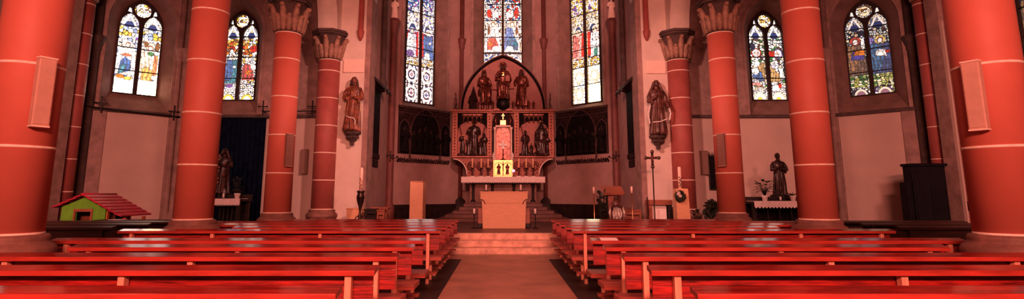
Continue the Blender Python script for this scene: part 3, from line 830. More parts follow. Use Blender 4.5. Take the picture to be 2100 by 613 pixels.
ORD = ['first', 'second', 'third', 'fourth', 'fifth', 'sixth', 'seventh', 'eighth', 'ninth', 'tenth']
ROWS = [(3.51, 'b'), (4.56, 'b'), (5.55, 'b'), (6.53, 'a'), (7.48, 'c'), (9.48, 'd'), (10.45, 'a'), (11.4, 'd'), (12.4, 'd'), (13.32, 'a')]
LEN = {'a': 5.22 - 1.135, 'b': 5.60 - 1.135, 'c': 6.25 - 1.135, 'd': 6.72 - 1.135}
for sgn, side in ((-1, 'left'), (1, 'right')):
    proto = {}
    for i, (y, k) in enumerate(ROWS):
        if i == 0: lab = 'nearest red wooden pew of the %s block, cut by the bottom of the photo' % side
        elif i == 5: lab = 'red pew behind the cross gap of the %s block, end post visible to the floor' % side
        elif i == 9: lab = 'farthest red wooden pew of the %s block, next to the chancel steps' % side
        elif i == 4: lab = 'red pew of the %s block just before the cross gap, fifth from the camera' % side
        else: lab = 'red polished wooden pew, %s row from the camera in the %s block' % (ORD[i], side)
        if k in proto:
            o = dup(proto[k], (sgn * 1.135, y, 0), None, lab)
        else:
            o = proto[k] = make_pew(LEN[k], sgn, lab); o.location = (sgn * 1.135, y, 0)
        o['group'] = 'red pews of the nave'
    p = None
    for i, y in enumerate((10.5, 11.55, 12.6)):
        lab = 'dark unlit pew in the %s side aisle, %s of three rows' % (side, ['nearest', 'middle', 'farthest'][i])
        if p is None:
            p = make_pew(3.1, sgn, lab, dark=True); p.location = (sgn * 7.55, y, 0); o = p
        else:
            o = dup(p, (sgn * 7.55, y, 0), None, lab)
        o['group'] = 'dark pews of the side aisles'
# leaflet on the fifth right pew
MBl = MB().box(-.14, .10, -.065, .06, 0, .002)
lf = MBl.build('leaflet', 'paper'); lf.location = (1.40, 7.545, .904); lf.rotation_euler = (R(12), 0, .05)
tag(lf, 'white leaflet lying on the ledge of a right hand pew near the aisle', 'leaflet')

# ------------------------------------------------------------------ statues
def head_f(d):
    x, y, z = d                      # face looks towards -y
    k = 1.0
    if y < 0:
        k += .20 * math.exp(-((x / .13) ** 2 + ((z + .08) / .22) ** 2))          # nose
        k -= .09 * math.exp(-(((abs(x) - .36) / .17) ** 2 + ((z - .14) / .13) ** 2))   # eye sockets
        k += .05 * math.exp(-((x / .26) ** 2 + ((z + .48) / .09) ** 2))          # lips
        k += .06 * math.exp(-((x / .25) ** 2 + ((z + .8) / .2) ** 2))            # chin
    k -= .10 * max(0, -z) * abs(x)
    return k

def hand(mb, p, d, h, up=(0, 0, 1), thumb=1):
    """palm, five bent fingers and a thumb from the side of the palm"""
    p = Vector(p); d = Vector(d).normalized()
    s = d.cross(Vector(up)).normalized()
    n = s.cross(d)
    mb.ball(p + d * .022 * h, (.019 * h, .022 * h, .024 * h), 10, 7)
    for k, (off, ln) in enumerate(((-.018, .036), (-.006, .043), (.006, .040), (.017, .031))):
        a = p + d * .036 * h + s * off * h
        b = a + d * ln * .5 * h - n * .003 * h
        c = b + d * ln * .45 * h - n * .012 * h
        mb.tube([a - d * .01 * h, a, b, c], [.0062 * h, .0062 * h, .0056 * h, .0042 * h], 6)
    a = p + d * .012 * h + s * .02 * h * thumb
    mb.tube([p + d * .01 * h, a, a + (d * .02 + s * .012 * thumb) * h], [.007 * h, .0075 * h, .005 * h], 6)

def statue(parent, h, name='body', m='statue', arms=None, seated=False, hair='long', seed=0, veil=False, beard=False, vox=.009, hands=True, lean=0.0, head_tilt=0.0, skin='skin', folds=9):
    """robed figure facing -y; the body is one surface, head with face, hair as child"""
    rnd = random.Random(seed)
    ph = [rnd.uniform(0, 6.28) for _ in range(4)]
    mb = MB()
    def ring_loft(rings, amp, nf=folds):
        n = 44; vs = []; fs = []
        for (z, rx, ry, cx, cy) in rings:
            for i in range(n):
                t = 2 * PI * i / n
                q = max(0, 1 - z / .78)
                k = 1 + amp * q ** .8 * (math.cos(nf * t + ph[0] + 2.5 * z) * .6 + math.cos((nf + 5) * t + ph[1] - 4 * z) * .4) + .035 * math.cos(3 * t + 14 * z + ph[2]) * (1 if z < .75 else 0)
                vs.append(((cx + rx * k * math.cos(t)) * h, (cy + ry * k * math.sin(t)) * h, z * h))
        for r in range(len(rings) - 1):
            for i in range(n):
                j = (i + 1) % n
                fs.append((r * n + i, r * n + j, (r + 1) * n + j, (r + 1) * n + i))
        fs.append(tuple(range(n - 1, -1, -1))); fs.append(tuple((len(rings) - 1) * n + i for i in range(n)))
        mb.add(vs, fs, True)
    hz = .925
    if not seated:
        ring_loft([(0, .145, .115, 0, 0), (.03, .155, .122, 0, 0), (.15, .145, .115, 0, 0), (.3, .132, .105, lean * .3, -.005), (.45, .122, .095, lean * .5, -.008), (.57, .112, .082, lean * .7, 0), (.66, .122, .084, lean * .8, 0), (.74, .138, .082, lean, .004), (.79, .128, .070, lean, .006), (.815, .085, .055, lean, .006), (.835, .045, .042, lean, .004), (.88, .038, .038, lean, -.002), (.90, .03, .03, lean, -.004)], .21)
        sh = (.112, 0, .765)
    else:
        ring_loft([(0, .17, .12, 0, -.16), (.06, .168, .12, 0, -.15), (.2, .15, .11, 0, -.14), (.36, .155, .11, 0, -.13), (.42, .15, .10, 0, -.11), (.45, .12, .08, 0, -.08)], .16)
        ring_loft([(.24, .17, .12, 0, .04), (.4, .165, .12, 0, .03), (.5, .135, .10, 0, .02), (.60, .135, .09, 0, .01), (.70, .152, .088, 0, .01), (.765, .145, .076, 0, .008), (.80, .09, .058, 0, .006), (.83, .048, .044, 0, .004), (.89, .04, .04, 0, -.002), (.90, .03, .03, 0, -.004)], .05)
        for s in (-1, 1):
            mb.tube([(s * .08 * h, .05 * h, .40 * h), (s * .10 * h, -.16 * h, .41 * h), (s * .095 * h, -.20 * h, .3 * h), (s * .09 * h, -.20 * h, .05 * h)], [.085 * h, .078 * h, .065 * h, .05 * h], 12)
        sh = (.122, 0, .748)
    # feet
    for s in (-1, 1):
        mb.ball((s * .05 * h, (-.12 if not seated else -.27) * h, .018 * h), (.028 * h, .06 * h, .02 * h), 10, 6)
    arms = arms or (((-.17, -.03, .62), (-.05, -.13, .66)), ((.17, -.03, .62), (.05, -.13, .62)))
    for s, (el, ha) in zip((-1, 1), arms):
        S = Vector((s * sh[0] + lean, sh[1], sh[2])) * h; E = Vector(el) * h; Hd = Vector(ha) * h
        mid = (S + E) / 2 + Vector((s * .012, 0, 0)) * h
        mb.ball(S, (.040 * h, .042 * h, .044 * h), 12, 8); mb.ball(E, (.042 * h, .042 * h, .044 * h), 12, 8)
        mb.tube([S, mid, E, E + (Hd - E) * .55, Hd], [.040 * h, .044 * h, .043 * h, .040 * h, .032 * h], 12)
        # hanging sleeve
        mb.tube([E + (Hd - E) * .35, E + (Hd - E) * .4 - Vector((0, 0, .05 * h)), E + (Hd - E) * .45 - Vector((0, 0, .10 * h))], [.04 * h, .03 * h, .015 * h], 8)
        if hands:
            hand(mb, Hd, (Hd - E) * .7 + Vector((0, -.02 * h, .01 * h)), h * 1.15, thumb=s)
    mb.ball((lean * h, -.008 * h, hz * h), (.046 * h, .056 * h, .070 * h), 28, 20, head_f)
    for s in (-1, 1):
        mb.ball(((lean + s * .046) * h, .002 * h, hz * h), (.008 * h, .014 * h, .02 * h), 8, 6)
    body = mb.build(name, m, parent, remesh=vox, smooth_it=3)
    hb = MB()
    c = (lean * h, .010 * h, (hz + .012) * h)
    def cap(d):
        x, y, z = d
        return 1.0 + .03 * math.sin(9 * x + 5 * z) if (y > -.55 or z > .55) else .6
    hb.ball(c, (.058 * h, .062 * h, .070 * h), 20, 14, cap)
    if hair == 'long':
        for k in range(11):
            a = PI * (-.05 + 1.1 * k / 10)
            x = math.cos(a) * .052; y = .004 + math.sin(a) * .05
            hb.tube([((lean + x) * h, (y + .004) * h, (hz + .02) * h), ((lean + x * 1.15) * h, (y * 1.1 + .006) * h, (hz - .05) * h), ((lean + x * 1.35) * h, (y + .02) * h, (hz - .115) * h), ((lean + x * 1.4) * h, (y + .02) * h, (hz - .15) * h)], [.018 * h, .02 * h, .016 * h, .007 * h], 8)
    if beard:
        hb.ball((lean * h, -.046 * h, (hz - .062) * h), (.030 * h, .022 * h, .036 * h), 12, 8)
    if veil:
        for k in range(15):
            a = PI * (-.04 + 1.08 * k / 14)
            x = math.cos(a); y = math.sin(a)
            hb.tube([((lean + x * .05) * h, (.004 + y * .05) * h, (hz + .035) * h), ((lean + x * .066) * h, (.006 + y * .062) * h, (hz - .04) * h), ((lean + x * .12) * h, (.01 + y * .07) * h, (hz - .14) * h), ((lean + x * .145) * h, (.01 + y * .085) * h, (hz - .30) * h)], [.02 * h, .022 * h, .022 * h, .012 * h], 8)
    hb.build('veil' if veil else 'hair', m if veil else 'hair', body, remesh=vox * .8)
    return body

def crown(parent, c, r, m='gold'):
    b = MB()
    b.lathe([(r, 0), (r * 1.1, r * .4), (r * .95, r * .4), (r * .85, 0)], 16, c)
    for k in range(8):
        t = 2 * PI * k / 8
        b.tube([(c[0] + r * math.cos(t), c[1] + r * math.sin(t), c[2] + r * .35), (c[0] + r * 1.25 * math.cos(t), c[1] + r * 1.25 * math.sin(t), c[2] + r * 1.1)], [r * .22, r * .05], 6)
    return b.build('crown', m, parent)

# two statues on brackets in front of the piers
for sgn in (-1, 1):
    x, z = W(722 if sgn < 0 else 1350, 269 if sgn < 0 else 277, 18.30)
    ztop = W(722, 158 if sgn < 0 else 165, 18.30)[1]
    h = ztop - z
    t = thing('wall_bracket', 'dark carved corbel bracket under the %s pier statue' % ('left' if sgn < 0 else 'right'), 'bracket', (x, 18.36, z - .5), 0, 'statue brackets on the piers')
    b = MB()
    b.lathe([(.02, 0), (.07, .03), (.09, .09), (.05, .13), (.10, .17), (.17, .25), (.20, .30), (.17, .34), (.25, .39), (.30, .42), (.30, .495)], 8, smooth=False, rot=PI / 8, sy=.78)
    b.box(-.1, .1, .10, .24, .2, .49)
    for k in range(7):
        a = PI + PI * k / 6
        b.ball((.19 * math.cos(a), .15 * math.sin(a), .29), .05, 8, 6)
    b.build('corbel', 'dark_stone', t, bevel=.006)
    t.location.z = z - .5
    s = thing('statue', 'brown statue of a long haired robed man, hands at chest, on the left pier' if sgn < 0 else 'brown statue of a veiled woman draped with pale garlands, on the right pier', 'statue', (x, 18.30 if sgn < 0 else 18.27, z))
    if sgn < 0:
        b_ = statue(s, h, m='statue', seed=3, beard=True, arms=(((-.155, -.03, .61), (-.03, -.12, .70)), ((.155, -.03, .60), (.07, -.13, .60))))
        hr = MB().ball((0, -.125 * h, .70 * h), .028, 10, 8); hr.ball((.075 * h, -.165 * h, .62 * h), .022, 8, 6); hr.build('heart', 'gold', s)
        cord = MB().tube([(-.10 * h, -.10 * h, .27 * h), (-.03 * h, -.128 * h, .235 * h), (.05 * h, -.122 * h, .225 * h), (.08 * h, -.11 * h, .17 * h), (.07 * h, -.115 * h, .10 * h)], .016, 6); cord.build('cord', 'white', s)
        for kx in (-1, 1):
            sl = MB().tube([(kx * .135 * h, -.04 * h, .50 * h), (kx * .14 * h, -.04 * h, .42 * h), (kx * .145 * h, -.05 * h, .34 * h)], .012, 6)
            sl.build('gilt_hem', 'gold', s)
    else:
        b_ = statue(s, h, m='statue_dark', seed=5, veil=True, hair='none', arms=(((-.15, -.03, .61), (-.05, -.12, .68)), ((.155, -.03, .60), (.15, -.13, .52))))
        for kx, pts in ((-1, [(-.15, -.08, .52), (-.19, -.07, .36), (-.17, -.09, .2)]), (1, [(.17, -.14, .5), (.2, -.11, .38), (.18, -.10, .26)]), (0, [(-.12, -.125, .215), (.01, -.145, .225), (.13, -.125, .275)])):
            g = MB()
            for i in range(19):
                q = i / 18
                p0, p1 = (pts[0], pts[1]) if q < .5 else (pts[1], pts[2])
                u = q * 2 if q < .5 else q * 2 - 1
                P = [p0[k] * (1 - u) + p1[k] * u for k in range(3)]
                g.ball((P[0] * h + (.014 * math.sin(i * 2.4) if kx else 0), P[1] * h, P[2] * h), .026 if kx else .019, 7, 5)
            g.build('garland', 'white', s)
        MB().ball((0, -.12 * h, .70 * h), .03, 8, 6).build('heart', 'gold', s)
        hl = MB()
        hl.plate([circle(0, .935 * h, .135, 32), circle(0, .935 * h, .118, 32)], .02, .035, Matrix(((1, 0, 0, 0), (0, 0, 1, .03), (0, 1, 0, 0), (0, 0, 0, 1))))
        hl.build('halo', 'gold', s)
    # pale tablet above
    x0, z1 = W(706 if sgn < 0 else 1324, 122 if sgn < 0 else 125, 18.58); x1, z0 = W(747 if sgn < 0 else 1365, 149 if sgn < 0 else 151, 18.58)
    tb = thing('wall_panel', 'blank pale rectangular panel above the %s pier statue' % ('left' if sgn < 0 else 'right'), 'panel', ((x0 + x1) / 2, 18.6, z0), 0, 'blank panels on the piers')
    w = x1 - x0
    MB().box(-w / 2, w / 2, -.07, 0, 0, z1 - z0).build('board', 'tablet', tb, bevel=.008)
    MB().box(-w / 2 + .02, w / 2 - .02, -.075, -.068, .02, z1 - z0 - .02).build('face', 'tablet', tb, bevel=.003)
    # small white statue high on the apse shaft
    hx = sgn * 4.74
    s2 = thing('statue', 'small pale statue under a canopy high on the %s apse shaft' % ('left' if sgn < 0 else 'right'), 'statue', (hx, 22.5, 9.1))
    statue(s2, .95, m='tablet', seed=9 + sgn, vox=.012, hands=False)
    cn = MB().lathe([(.0, 1.9), (.05, 1.7), (.09, 1.45), (.16, 1.25), (.2, 1.15), (.2, 1.03), (.02, 1.02)], 8, smooth=False); cn.box(-.06, .06, .12, .3, 0, 1.2)
    cn.build('canopy', 'capital', s2)

# ------------------------------------------------------------------ boxes on the columns and walls
def wall_box(u0, v0, u1, v1, y, label, m, lean_u, depth=.09, cap=True, name='loudspeaker', rz=0):
    """upright box between its top (v0) and foot (v1) pixel rows"""
    xa, zt = W(u0, v0, y); xb, zb = W(u1, v1, y)
    x = (xa + xb) / 2
    return x, zt, zb

def speaker(x, y, z0, z1, w, rz, label, m, capm=None):
    t = thing('loudspeaker', label, 'loudspeaker', (x, y, z0), rz, 'slim boxes on the columns and walls')
    h = z1 - z0
    MB().box(-w / 2, w / 2, -.10, 0, .02, h - .02).build('case', m, t, bevel=.008)
    MB().box(-w / 2 + .012, w / 2 - .012, -.106, -.098, .04, h - .04).build('grille', m, t, bevel=.003)
    for z in (0, h - .02):
        MB().box(-w / 2 - .003, w / 2 + .003, -.108, .0, z, z + .02).build('end_cap', capm or m, t, bevel=.003)
    MB().box(-.04, .04, -.01, .012, h * .45, h * .55).build('bracket', 'iron', t)
    return t

# thick nearest columns: the boxes hang on the side turned to the nave
for sgn in (-1, 1):
    a = R(36)   # azimuth from the camera-facing side towards the nave
    yb = 6.77 - .375 * math.cos(a) ; xb = sgn * (XC - .375 * math.sin(a))
    ym = yb
    u0, v0, u1, v1 = (76, 112, 61, 258) if sgn < 0 else (2020, 119, 2036, 265)
    z1 = W(u0, v0, ym - .05)[1]; z0 = W(u1, v1, ym - .05)[1]
    xm = W((u0 + u1) / 2, (v0 + v1) / 2, ym - .05)[0]
    dx = xm - sgn * XC
    dx = max(-.33, min(.33, dx))
    yy = 6.77 - math.sqrt(max(.01, .375 ** 2 - dx ** 2))
    speaker(sgn * XC + dx, yy, z0, z1, .185, math.atan2(dx, -(yy - 6.77)), 'tall pale slim box hung on the thick nearest column at the %s edge' % ('left' if sgn < 0 else 'right'), 'speaker', 'tablet')
    # third column, the box sits on the side towards the nave
    u0, v0, u1, v1 = (596, 275, 592, 342) if sgn < 0 else (1474, 275, 1480, 342)
    ym = 14.7
    z1 = W(u0, v0, ym)[1]; z0 = W(u1, v1, ym)[1]
    xm = W((u0 + u1) / 2, (v0 + v1) / 2, ym)[0]
    dx = max(-.32, min(.32, xm - sgn * XC))
    yy = 14.83 - math.sqrt(.375 ** 2 - dx ** 2)
    speaker(sgn * XC + dx, yy, z0, z1, .2, math.atan2(dx, -(yy - 14.83)) * .95, 'small slim box on the side of the third column in the %s row' % ('left' if sgn < 0 else 'right'), 'speaker_dim', 'speaker')
    u0, v0, u1, v1 = (625, 306, 624, 357) if sgn < 0 else (1444, 309, 1446, 358)
    xm, z1 = W(u0, v0, 18.9); z0 = W(u1, v1, 18.9)[1]
    if sgn < 0:
        speaker(xm, 18.989, z0, z1, .24, 0, 'brown slim box on the white wall between third column and left statue pier', 'speaker_dim')
    else:
        speaker(xm, 18.989, z0, z1, .26, 0, 'brown slim box on the wall beside the dark framed picture, right of the statue pier', 'speaker_dim')

# dark framed picture on the right
x0, z1 = W(1454, 318, 18.9); x1, z0 = W(1471, 389, 18.9)
t = thing('picture', 'narrow dark framed picture on the wall behind the third right column', 'picture', ((x0 + x1) / 2 + .10, 18.98, z0))
w = x1 - x0 + .25; h = z1 - z0
MB().plate([rect(-w / 2, w / 2, 0, h), rect(-w / 2 + .05, w / 2 - .05, .05, h - .05)], -.05, 0, Matrix(((1, 0, 0, 0), (0, 0, 1, 0), (0, 1, 0, 0), (0, 0, 0, 1)))).build('frame', 'dark_wood', t, bevel=.006)
MB().box(-w / 2 + .04, w / 2 - .04, -.02, -.005, .04, h - .04).build('canvas', 'mural_dark', t)
tp = MB()
for k in range(5): tp.tube([(-w / 2 + .06 + k * (w - .12) / 4, -.03, h - .01), (-w / 2 + .06 + k * (w - .12) / 4, -.03, h + .1 + .1 * (k == 2))], [.02, .004], 6)
tp.build('cresting', 'dark_wood', t)

# ------------------------------------------------------------------ iron rails with crosses
def cross_mb(mb, x, y, z, h, w=None, t=.02):
    w = w or h * .6
    mb.box(x - t, x + t, y - t, y + t, z, z + h)
    mb.box(x - w / 2, x + w / 2, y - t * .9, y + t * .9, z + h * .58, z + h * .58 + 2 * t)
    for p in ((x, y, z + h), (x - w / 2, y, z + h * .58 + t), (x + w / 2, y, z + h * .58 + t)):
        mb.ball(p, t * 1.7, 8, 6)
def rail(p0, p1, crosses, label):
    d = Vector((p1[0] - p0[0], p1[1] - p0[1], p1[2] - p0[2]))
    rz = math.atan2(d.y, d.x); L = math.hypot(d.x, d.y)
    t = thing('iron_rail', label, 'rail', p0, rz, 'black iron rails under the left windows')
    sl = d.z / L
    MB().tube([(0, 0, 0), (L, 0, d.z)], .022, 8).build('rod', 'iron', t)
    for q in crosses:
        c = MB(); cross_mb(c, L * q, 0, d.z * q - .14, .50, .30, .018)
        c.build('cross', 'iron', t)
    for q in (.02, .98):
        b = MB().tube([(L * q, 0, d.z * q), (L * q, .18, d.z * q - .03), (L * q, .34, d.z * q)], .02, 8); b.ball((L * q, .02, d.z * q), .045, 8, 6)
        b.build('wall_arm', 'iron', t)
    return t
xa, za = W(150, 215, 16.75); xb, zb = W(370, 240, 18.70)
rail((xa, 16.75, za), (xb, 18.70, zb), (.12, .24, .93), 'long black iron rail with three crosses under the brightest left window')
xa, za = W(536, 238, 18.70); xb, zb = W(648, 228, 18.70)
rail((xa, 18.70, zb), (xb, 18.70, zb), (.02, .93), 'short black iron rail with crosses passing behind the third left column')
for sgn in (-1, 1):
    t = thing('wall_candle_arm', 'small black iron candle arm with a cross on the %s apse shaft' % ('left' if sgn < 0 else 'right'), 'candle arm', (sgn * 4.70, 22.38, 3.05), 0 if sgn < 0 else 0, 'iron candle arms of the apse')
    c = MB(); cross_mb(c, 0, -.02, -.18, .42, .26, .018); c.build('cross', 'iron', t)
    b = MB().tube([(0, 0, 0), (-sgn * .15, -.05, -.04), (-sgn * .3, -.06, 0)], .018, 8).lathe([(.015, 0), (.05, .02), (.05, .05), (.02, .06)], 10, (-sgn * .3, -.06, 0)); b.build('arm', 'iron', t)
XZ = Matrix(((1, 0, 0, 0), (0, 0, 1, 0), (0, 1, 0, 0), (0, 0, 0, 1)))     # plate in x-z, depth along +y

# ------------------------------------------------------------------ murals on the apse walls
for sgn, side in ((-1, 'left'), (1, 'right')):
    A = Vector((sgn * 4.86, 22.7, 0)); B = Vector((sgn * 2.03, 25.5, 0))
    if sgn > 0: A, B = B, A
    d = (B - A).normalized(); c = (A + B) / 2
    n_in = Vector((d.y, -d.x, 0))
    rz = math.atan2(d.y, d.x)
    t = thing('mural', 'large dark painted and carved wall panel with a central arch, under the %s apse window' % side, 'mural', (c.x + n_in.x * .02 , c.y + n_in.y * .02, 2.88), rz, 'dark wall panels of the apse')
    s0, s1 = (-1.55, 1.28) if sgn < 0 else (-1.28, 1.55)
    mid = (s0 + s1) / 2; hw = (s1 - s0) / 2
    MB().box(s0, s1, -.05, 0, .40, 2.46).build('ground', 'mural', t)
    MB().box(s0 - .03, s1 + .03, -.09, 0, 2.40, 2.50).box(s0 - .02, s1 + .02, -.07, 0, 2.16, 2.20).build('cornice', 'mural_line', t, bevel=.01)
    st = MB()
    k = 0
    x = s0 + .1
    while x < s1 - .05:
        st.ball((x, -.06, 2.29), .028, 8, 6); x += .17
    st.build('stud_row', 'mural_line', t)
    aw = hw * 1.14
    ogee = lancet(aw, .42, 1.45, .62, 10, mid)
    ogee2 = [(mid + (x - mid) * .94, z - .0 if z < .5 else z - .04) for x, z in ogee]
    MB().plate([ogee2], -.062, -.05, XZ).build('painting', 'mural_dark', t)
    MB().plate([ogee, ogee2], -.085, -.05, XZ).build('arch_moulding', 'mural_line', t)
    for s in (-1, 1):
        xx = mid + s * (aw / 2 + .02)
        MB().lathe([(.03, .22), (.045, .30), (.028, .36), (.022, .40), (.022, 1.45), (.04, 1.5), (.05, 1.56), (.05, 1.6)], 10, (xx, -.09, 0)).build('colonnette', 'mural_line', t)
        xx = mid + s * (hw * .80)
        nw = hw * .34
        MB().plate([lancet(nw, .42, 1.5, .8, 8, xx)], -.058, -.05, XZ).build('niche', 'mural_dark', t)
        MB().plate([lancet(nw * 1.15, .42, 1.5, .8, 8, xx), lancet(nw, .42, 1.5, .8, 8, xx)], -.08, -.05, XZ).build('niche_moulding', 'mural_line', t)
        f = bpy.data.objects.new('carved_figure', None); COL.objects.link(f); f.parent = t; f.location = (xx, -.16, .46)
        statue(f, 1.12, m='mural_dark', seed=20 + s + sgn, vox=.016, hands=False, beard=s > 0, hair='long')
    for k in range(5):
        f = bpy.data.objects.new('painted_figure', None); COL.objects.link(f); f.parent = t; f.location = (mid + (k - 2) * hw * .23, -.12, .45)
        statue(f, (.95, 1.08, 1.2, 1.05, .9)[k], m='mural_dark', seed=40 + k, vox=.02, hands=False)
    fo = MB()
    x = s0
    while x < s1:
        for q in range(3):
            a = (-.6, 0, .6)[q]
            fo.ball((x + .03 * q, -.03, .12 + .05 * math.sin(9 * x + q * 2)), (.035, .022, .065), 8, 6)
        x += .12
    fo.tube([(s0, -.02, .04), (s1, -.02, .04)], .012, 6)
    fo.build('foliage_frieze', 'mural', t)
    # dark choir panel on the straight side wall
    t = thing('choir_panel', 'dark wooden panel with a sloping canopy on the %s choir side wall' % side, 'wall panel', (sgn * 4.87, 20.15, 3.0), 0, 'dark panels of the choir walls')
    q = lambda a: -sgn * a
    MB().box(q(0), q(.06), -.75, .55, 0, 2.5).build('board', 'mural_dark', t, bevel=.01)
    MB().box(q(0), q(.09), -.80, .60, -.14, .04).build('lower_rail', 'mural', t, bevel=.01)
    MB().box(q(0), q(.09), -.80, .6, 2.44, 2.56).build('upper_rail', 'mural', t, bevel=.01)
    cb = MB()
    cb.add([(q(0), -.80, 2.95), (q(.45), -.80, 2.50), (q(.45), .60, 2.50), (q(0), .60, 2.95), (q(0), -.80, 2.84), (q(.45), -.80, 2.40), (q(.45), .60, 2.40), (q(0), .6, 2.84)], [(0, 1, 2, 3), (7, 6, 5, 4), (0, 4, 5, 1), (1, 5, 6, 2), (2, 6, 7, 3), (3, 7, 4, 0)])
    for y in (-.6, -.1, .4): cb.tube([(q(.43), y, 2.44), (q(.48), y, 2.34), (q(.43), y, 2.26)], [.04, .05, .01], 8)
    cb.build('canopy', 'dark_wood', t)
    # wall panelling low, under the choir panel
    MB().box(q(0), q(.05), -.75, .55, -.45, -.2).build('base_board', 'mural', t, bevel=.008)

# ------------------------------------------------------------------ high altar
st = MB()
for k, (hw, y0) in enumerate(((2.55, 20.9), (2.28, 21.25), (2.02, 21.6), (1.78, 21.95), (1.62, 22.3))):
    st.box(-hw, hw, y0, 25.3, .48 + .135 * k, .48 + .135 * (k + 1))
struct(st.build('trim_17', 'altar_step', bevel=.015), 'stone steps under the high altar')
ZA = .48 + .135 * 5
YT = 23.0
t = thing('high_altar', 'stone altar table on dark columns, raised on steps in the apse', 'altar', (0, YT, ZA))
MB().box(-1.72, 1.72, 0, 1.05, .98, 1.10).build('table_top', 'base_stone', t, bevel=.02)
MB().box(-1.45, 1.45, .45, 1.0, 0, .98).build('core', 'base_stone', t, bevel=.02)  # darker stone puts the shadow below the table top into the colour
for x in (-1.28, -.46, .46, 1.28):
    MB().lathe([(.12, 0), (.12, .06), (.09, .12), (.055, .17), (.055, .72), (.07, .75), (.13, .92), (.13, .98)], 14, (x, .25, 0)).build('column', 'iron', t)
MB().box(-1.55, 1.55, .1, 1.0, -.0, .05).build('plinth', 'altar_step', t, bevel=.01)
# altar cloth with scalloped lace
cl = MB().box(-1.77, 1.77, -.04, 1.06, 1.102, 1.118)
lace = []
x = -1.77; top = [(-1.77, 1.118), (1.77, 1.118)]
n = 46
low = []
for i in range(n):
    a = -1.77 + 3.54 * i / n; b = -1.77 + 3.54 * (i + 1) / n
    low += [(a, .90), ((a + b) / 2, .84)]
low.append((1.77, .90))
lace = [(-1.77, 1.118)] + low + [(1.77, 1.118)]
cl.plate([lace], -.052, -.04, XZ)
for s in (-1, 1): cl.box(s * 1.77, s * 1.782, -.05, 1.05, .88, 1.118)
o = cl.build('altar_cloth', 'cloth'); o.location = (0, YT, ZA)
tag(o, 'white lace edged cloth over the high altar table', 'altar cloth')

# the altarpiece
YR = 23.95
ZR = ZA + 1.12
t = thing('altarpiece', 'large carved altarpiece with two relief panels under a pointed arch of figures', 'altarpiece', (0, YR, ZR))
zb, zt = 3.14 - ZR, 5.20 - ZR
# predella with curved flanks
pre = [(-1.62, 0), (1.62, 0)]
for i in range(9):
    a = PI / 2 * i / 8
    pre.append((1.62 + .62 * (1 - math.cos(a)), .12 + (zb - .16) * math.sin(a)))
pre += [(2.24, zb), (-2.24, zb)]
for i in range(8, -1, -1):
    a = PI / 2 * i / 8
    pre.append((-1.62 - .62 * (1 - math.cos(a)), .12 + (zb - .16) * math.sin(a)))
MB().plate([pre], 0, .3, XZ).build('predella', 'relief_bg', t)
for s in (-1, 1):
    pts = []
    for i in range(12):
        a = PI / 2 * i / 11
        pts.append((s * (1.60 + .62 * (1 - math.cos(a))), -.03, .12 + (zb - .17) * math.sin(a)))
    MB().tube(pts, [.028] * 12, 8).build('curved_moulding', 'tablet', t)
    dn = MB()
    for i in range(7):
        a = PI / 2 * (i + .5) / 7
        dn.ball((s * (1.50 + .60 * (1 - math.cos(a))), -.02, .14 + (zb - .24) * math.sin(a)), .03, 7, 5)
    dn.build('bead_row', 'carved', t)
    for k in range(3):
        cx = s * (.62 + .40 * k)
        sc = MB()
        for q in range(26):
            a = q * .42; rr = .20 * (1 - q / 34)
            sc.ball((cx + rr * math.cos(a) * .9, -.02, .48 + rr * math.sin(a) * 1.1), .035, 7, 5)
        sc.build('scroll_relief', 'carved', t)
MB().box(-2.30, 2.30, -.10, .35, zb, zb + .09).build('lower_shelf', 'gilt', t, bevel=.015)
# body
MB().box(-2.26, 2.26, .12, .34, zb + .09, zt - .05).build('back_board', 'relief_bg', t)
for x0, x1 in ((-2.28, -2.04), (-.72, -.50), (.50, .72), (2.04, 2.28)):
    b = MB().box(x0, x1, -.04, .14, zb + .09, zt - .05)
    b.box(x0 + .02, x1 - .02, -.055, -.03, zb + .14, zt - .10)
    for k in range(13):
        z = zb + .22 + k * (zt - zb - .42) / 12
        xc = (x0 + x1) / 2
        b.add([(xc, -.075, z + .06), (xc + .06, -.058, z), (xc, -.075, z - .06), (xc - .06, -.058, z), (xc, -.05, z)], [(0, 1, 4), (1, 2, 4), (2, 3, 4), (3, 0, 4), (3, 2, 1, 0)])
    b.build('gilded_stile', 'gilt', t, bevel=.005)
MB().box(-2.36, 2.36, -.16, .36, zt + .02, zt + .11).box(-2.32, 2.32, -.10, .35, zt - .05, zt + .02).build('cornice', 'gilt', t, bevel=.012)
MB().box(-.42, .42, -.22, .1, zt + .03, zt + .14).build('cornice_block', 'gilt', t, bevel=.012)
